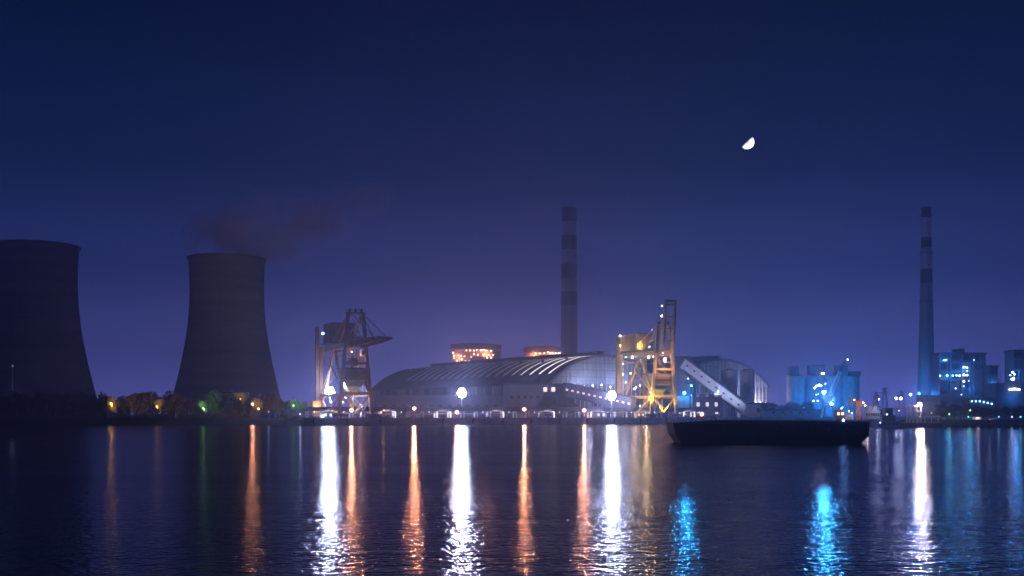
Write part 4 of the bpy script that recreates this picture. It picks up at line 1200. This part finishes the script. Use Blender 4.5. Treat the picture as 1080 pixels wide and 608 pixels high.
# ------------------------------------------------------------------ left bank: trees, house, lamps
def lefttrees():
    rnd = random.Random(11)
    A = "dark tree in the dense belt below the left cooling tower"; GA = "dark trees below the left cooling tower"
    for i in range(20):
        px = -12 + i * 5.6 + rnd.uniform(-1.5, 1.5)
        tree(px, 415 + rnd.uniform(-2.5, 4), 548 + rnd.uniform(0, 45), A, GA, rnd.uniform(.95, 1.3))
    Bm = "dark tree between the two cooling towers"; GB = "dark trees between the cooling towers"
    for (px, py) in ((100, 418), (108, 414), (126, 418), (134, 419), (141, 416), (148, 413), (156, 410.5), (163, 413), (172, 418), (180, 413), (187, 416)):
        tree(px, py, 552 + rnd.uniform(0, 30), Bm, GB, rnd.uniform(.95, 1.25))
    Cc = "dark tree in the belt below the steaming cooling tower"; GC = "dark trees below the steaming cooling tower"
    for (px, py) in ((194, 419), (201, 417), (208, 420), (220, 415), (226, 412), (233, 416.5), (241, 421), (247, 419.5), (252, 424), (262, 428), (268, 417), (276, 415), (284, 414), (290, 416), (297, 421), (303, 423)):
        tree(px, py, 550 + rnd.uniform(0, 22) + (20 if 230 < px < 262 else 0), Cc, GC, rnd.uniform(.9, 1.2))
    # lit trees
    tree(117, 420, 543, "tree lit amber by the lamp beside it", None, 1.0)
    tree(168, 421, 543, "amber-lit tree left of the steaming tower's foot", None, 1.0)
    tree(214, 421.5, 541, "tree lit vivid green from below", None, 1.15)
    tree(270, 418.5, 540, "tall amber-lit tree right of the small plaster house", None, .9)
    tree(310, 420.5, 538, "small green-lit tree at the tree belt's right end", None, 1.2)
    tree(320, 424, 538, "last small dim tree before the left unloader", None, 1.1)
lefttrees()
def undergrowth():
    rnd = random.Random(5); mb = MB()
    for i in range(22000):
        px = rnd.uniform(-20, 322); Y = rnd.uniform(524, 546) if i % 2 else rnd.uniform(588, 606)
        hmax = (2.0 if i % 2 else 5.5) + .8 * math.sin(px * .31) + .7 * math.sin(px * .83 + 1)
        c = Vector((PX(px, Y), Y, DECK + rnd.uniform(0, max(1.0, hmax)))); s_ = rnd.uniform(.15, .4)
        x = Vector((rnd.gauss(0, 1), rnd.gauss(0, 1), rnd.gauss(0, 1))).normalized(); y = x.orthogonal().normalized(); k = len(mb.v)
        mb.v += [tuple(c - x * s_ - y * s_ * .6), tuple(c + x * s_ - y * s_ * .6), tuple(c + x * s_ * .7 + y * s_ * .8), tuple(c - x * s_ * .7 + y * s_ * .8)]
        mb.f.append((k, k + 1, k + 2, k + 3))
    o = mb.build("undergrowth", leaf); tag(o, "dark undergrowth along the left bank under the trees", "undergrowth", kind="stuff")
undergrowth()
def low_lamp(px, py, Y, col, pw, label, s=50, r=.32, **k):
    p = P(px, py, Y); return lamp_post((p.x, p.y, DECK + .1), p.z - DECK - .1, col, pw, label, s, r, **k)
low_lamp(118, 426, 533, AMBER, 30000, "amber street lamp between the cooling towers", spot=(0, 1, .12, 60))
low_lamp(166, 429, 531, AMBER, 34000, "dim amber lamp left of the steaming tower's foot", 10, .3, spot=(0, 1, .3, 52))
low_lamp(267, 426.5, 532, SODIUM, 1300, "pinkish orange street lamp right of the plaster house", 60, .36)
low_lamp(273, 431, 529, AMBER, 34000, "low amber lamp among trees right of the plaster house", 8, .25, spot=(0, 1, .3, 52))
low_lamp(215, 431, 528, GREEN, 40000, "green garden lamp below the vivid green tree", 8, .3, spot=(0, 1, .3, 52))
low_lamp(310, 428, 526, GREEN, 40000, "green garden lamp at the tree belt's right end", 8, .3, spot=(0, 1, .3, 52))
t, W, H = house(233, 258, 413.5, 592, 10, plaster, "small plaster house among the trees, lit amber", "plaster_house", "house")
windows(t, [(-1, 9.5), (3.6, 9.5), (3.6, 5.5)], 0, glass_dk, 1.2, 1.6)
low_lamp(254, 421, 577, AMBER, 4200, "amber lamp in front of the small plaster house", 6, .25, spot=(0, 1, .3, 52))
# blue containers on the bank
for i, px in enumerate((277, 282.5, 288)):
    Y = 520; t = thing("container", ("leftmost blue container on the bank", "middle blue container on the bank", "rightmost blue container on the bank")[i], "container", (PX(px, Y), Y, DECK + .1), random.uniform(-.15, .15))
    MB().bb(-1.1, 1.1, -1.1, 1.1, .1, 2.0).build("body", blue_paint, t)
    for k in range(6): MB().bb(-1 + k * .37, -.85 + k * .37, -1.17, -1.101, .2, 1.9).build("panel_rib", blue_paint, t)
p = P(284, 433, 512); lamp_post((p.x, p.y, DECK - .6), 3.6, BLUE, 40, "small bluish lamp beside the blue containers", 10, .15)
# pale slipway at the pier's root
sw = MB().prism([(PX(290, 503), 499.5, -.4), (PX(321, 503), 499.5, -.4), (PX(321, 503), 499.5, 2.2), (PX(303, 503), 499.5, 2.0), (PX(290, 503), 499.5, .7)], (0, 5, 0)).build("slipway", concrete)
struct(sw)
low_lamp(317, 437, 509, WHITE, 90, "small white lamp where the bank meets the pier", 14, .2)

# trees elsewhere
for i, (px, py) in enumerate(((572, 421), (578, 416), (582, 419))): tree(px, py, 590, "small dark conifer-like bush before the annex windows", "bushes before the annex", .7)
for i, px in enumerate((588, 594, 600, 606)): tree(px, 425.5, 588, "low round bush at the annex's right corner", "low bushes by the annex corner", 1.4)
ORD = ("leftmost", "second", "third", "fourth", "fifth", "sixth", "rightmost")
for i, px in enumerate((808, 815, 826, 832, 838, 845, 852)): tree(px, 424 + (i % 3), 612, "%s leafy shrub of the row of seven before the blue-lit silos" % ORD[i], "shrubs before the silos", 1.5, name="shrub")
for i, px in enumerate((992, 999, 1006, 1013, 1021)): tree(px, 426 + (i % 2) * 1.5, 448, ("round tree nearest the white pontoon house", "second round tree right of the pontoon house", "middle of the five round trees right of the pontoon house", "fourth round tree right of the pontoon house", "round tree just left of the small white kiosk")[i], "trees beside the pontoon house", 1.35)
for i, px in enumerate((1029, 1037, 1045, 1053, 1061, 1070, 1079)): tree(px, 428 + (i % 3), 452, "%s of the seven dark trees right of the kiosk below the plant" % ORD[i], "dark trees at the far right bank", 1.4)
for (px_, py_, c, s, lab) in ((1000, 437, GREEN, 60, "greenish lamp under the round trees by the pontoon house"), (1022, 433, GREEN, 50, "pale green lamp at the right end of the round trees")):
    p = P(px_, py_, 440); lamp_post((p.x, p.y, DECK - .05), p.z - DECK + .05, c, s, lab, 8, .2)
# kiosks and small lit boats on the right quay
for i, (a, b, ty, m_, lab) in enumerate(((1027, 1035, 440, white_paint, "small white lit kiosk on the right landing quay"), (1038, 1048, 443.5, white_paint, "low pale boat shed on the right landing quay"))):
    Y = 433; x0, x1 = PX(a, Y), PX(b, Y)
    t = thing("kiosk", lab, "kiosk", ((x0 + x1) / 2, Y, 2.75)); W = x1 - x0; H = PZ(ty, Y) - 2.75
    MB().bb(-W / 2, W / 2, 0, 2, 0, H).build("wall", m_, t); MB().bb(-W / 2 - .2, W / 2 + .2, -.3, 2.2, H, H + .15).build("roof", clad_dark, t)
    MB().bb(-W / 4, W / 4, -.05, -.001, H * .3, H * .8).build("window", emat((1, .85, .8), 1.6), t)
    light(t, (0, -1.2, H + .2), PINKW, 60, .1)
for i, (px_, py_, c) in enumerate(((1052, 444, BLUE), (1066, 442, WHITE), (1075, 441, TEAL), (1020, 445, TEAL))):
    p = P(px_, py_, 434); lamp_post((p.x, p.y, 2.75), max(1.2, p.z - 2.75), c, 25, ("small blue lamp", "small white lamp", "small teal lamp nearest the right edge", "small teal lamp by the white kiosk")[i] + " on the right landing quay", 8, .2)

# ------------------------------------------------------------------ deck clutter on the pier
def loader(px, u, label):
    p = Q(qt(px, u), u, DECK); t = thing("wheel_loader", label, "wheel loader", p, R(12))
    MB().bb(-2.6, .4, -1.1, 1.1, .9, 2.2).build("body", orange_paint, t)
    c = MB().bb(-.9, .7, -.9, .9, 2.2, 3.5).build("cab", orange_paint, t); MB().bb(-.7, .5, -.95, -.901, 2.4, 3.3).build("window", glass_dk, c)
    for x in (-1.9, 1.4):
        for y in (-1.2, 1.2): MB().tube((x, y - .3, .75), (x, y + .3, .75), .75, .75, 14).build("wheel", rubber, t)
    MB().bb(.4, 2.0, -.8, .8, .8, 1.7).build("front_frame", orange_paint, t)
    MB().beam((1.2, 0, 1.6), (3.4, 0, .9), .5, .3).build("lift_arm", orange_paint, t)
    MB().prism([(3.2, -1.4, .2), (4.6, -1.4, .2), (4.3, -1.4, .5), (3.5, -1.4, 1.6)], (0, 2.8, 0)).build("bucket", steel_gr, t)
    light(t, (-.5, -2.4, 4.2), AMBER, 60, .15); bulb(t, (-.1, 0, 3.7), AMBER, 14, .18)
loader(405, -9, "orange wheel loader on the pier right of the left unloader")
def cabin(px, u, w, h, m_, label, lit_):
    p = Q(qt(px, u), u, DECK); t = thing("site_cabin", label, "cabin", p, R(25))
    MB().bb(-w / 2, w / 2, 0, 2.4, .15, h).build("wall", m_, t); MB().bb(-w / 2 - .15, w / 2 + .15, -.15, 2.55, h, h + .15).build("roof", clad_dark, t)
    for k in (-1, 1): MB().bb(k * w / 4 - .5, k * w / 4 + .5, -.06, -.001, h * .45, h * .8).build("window", lit_, t)
    MB().bb(-.4, .4, -.07, -.002, .2, h * .78).build("door", steel_gr, t)
wl = emat((1, .86, .8), 2.0)
cabin(346, -6, 5, 2.7, white_paint, "white cabin on the pier's left end by the floodlight mast", wl)
cabin(353, -8, 4, 2.6, plaster, "tan cabin on the pier just left of the unloader's leg", glass_dk)
cabin(634, -10, 6, 2.8, white_paint, "white cabin with lit windows left of the right unloader", wl)
cabin(676, -7, 4.5, 2.7, ochre, "ochre cabin lit orange between the right unloader's legs", emat((1, .5, .15), 2.5))
cabin(578, -12, 5, 2.7, white_paint, "white cabin under the trestle between two orange lamps", glass_dk)
def truck(px, u, label):
    p = Q(qt(px, u), u, DECK); t = thing("truck", label, "truck", p, R(25))
    c = MB().prism([(-3.4, -1.1, .6), (-1.6, -1.1, .6), (-1.6, -1.1, 2.7), (-3.0, -1.1, 2.7), (-3.4, -1.1, 1.7)], (0, 2.2, 0)).build("cab", white_paint, t)
    MB().bb(-2.9, -1.9, -1.16, -1.101, 1.7, 2.5).build("window", glass_dk, c)
    MB().bb(-1.4, 3.6, -1.15, 1.15, .9, 2.3).build("tipper_body", steel_gr, t)
    for x in (-2.5, 1.4, 2.6):
        for y in (-1, 1): MB().tube((x, y - .18, .5), (x, y + .18, .5), .5, .5, 12).build("wheel", rubber, t)
truck(388, -10, "tipper truck parked on the pier under the left unloader"); truck(520, -11, "tipper truck parked on the pier left of centre")

# ------------------------------------------------------------------ twigs in the near water
def twig(px, py, Y, label):
    p = P(px, py, Y)
    mb = MB(); x, y = p.x, p.y
    mb.tube((x, y, -.3), (x + .02, y, .15), .018, .014, 6).tube((x + .02, y, .15), (x - .06, y, .36), .012, .007, 5).tube((x + .02, y, .14), (x + .1, y + .02, .24), .009, .005, 5)
    o = mb.build("twig", bark); tag(o, label, "twig")
twig(705, 592, 39, "thin forked twig sticking out of the water below the barge")
twig(1033, 604, 35.6, "thin twig in the water at the bottom right corner")

# ------------------------------------------------------------------ haze
hz = MB().bb(-1510, 1510, -80, 1510, -4.5, 240).mesh("haze", None)
hm = bpy.data.materials.new("night_haze"); hm.use_nodes = True
t_ = hm.node_tree; t_.nodes.clear()
ho = t_.nodes.new("ShaderNodeOutputMaterial"); hv = t_.nodes.new("ShaderNodeVolumePrincipled")
hv.inputs["Color"].default_value = (0.64, 0.71, 1.0, 1)
hv.inputs["Density"].default_value = 0.00056
hv.inputs["Anisotropy"].default_value = 0.78
t_.links.new(hv.outputs[0], ho.inputs["Volume"])
hz.materials.append(hm)
hzo = bpy.data.objects.new("haze", hz); C.objects.link(hzo)
hzo["kind"] = "stuff"
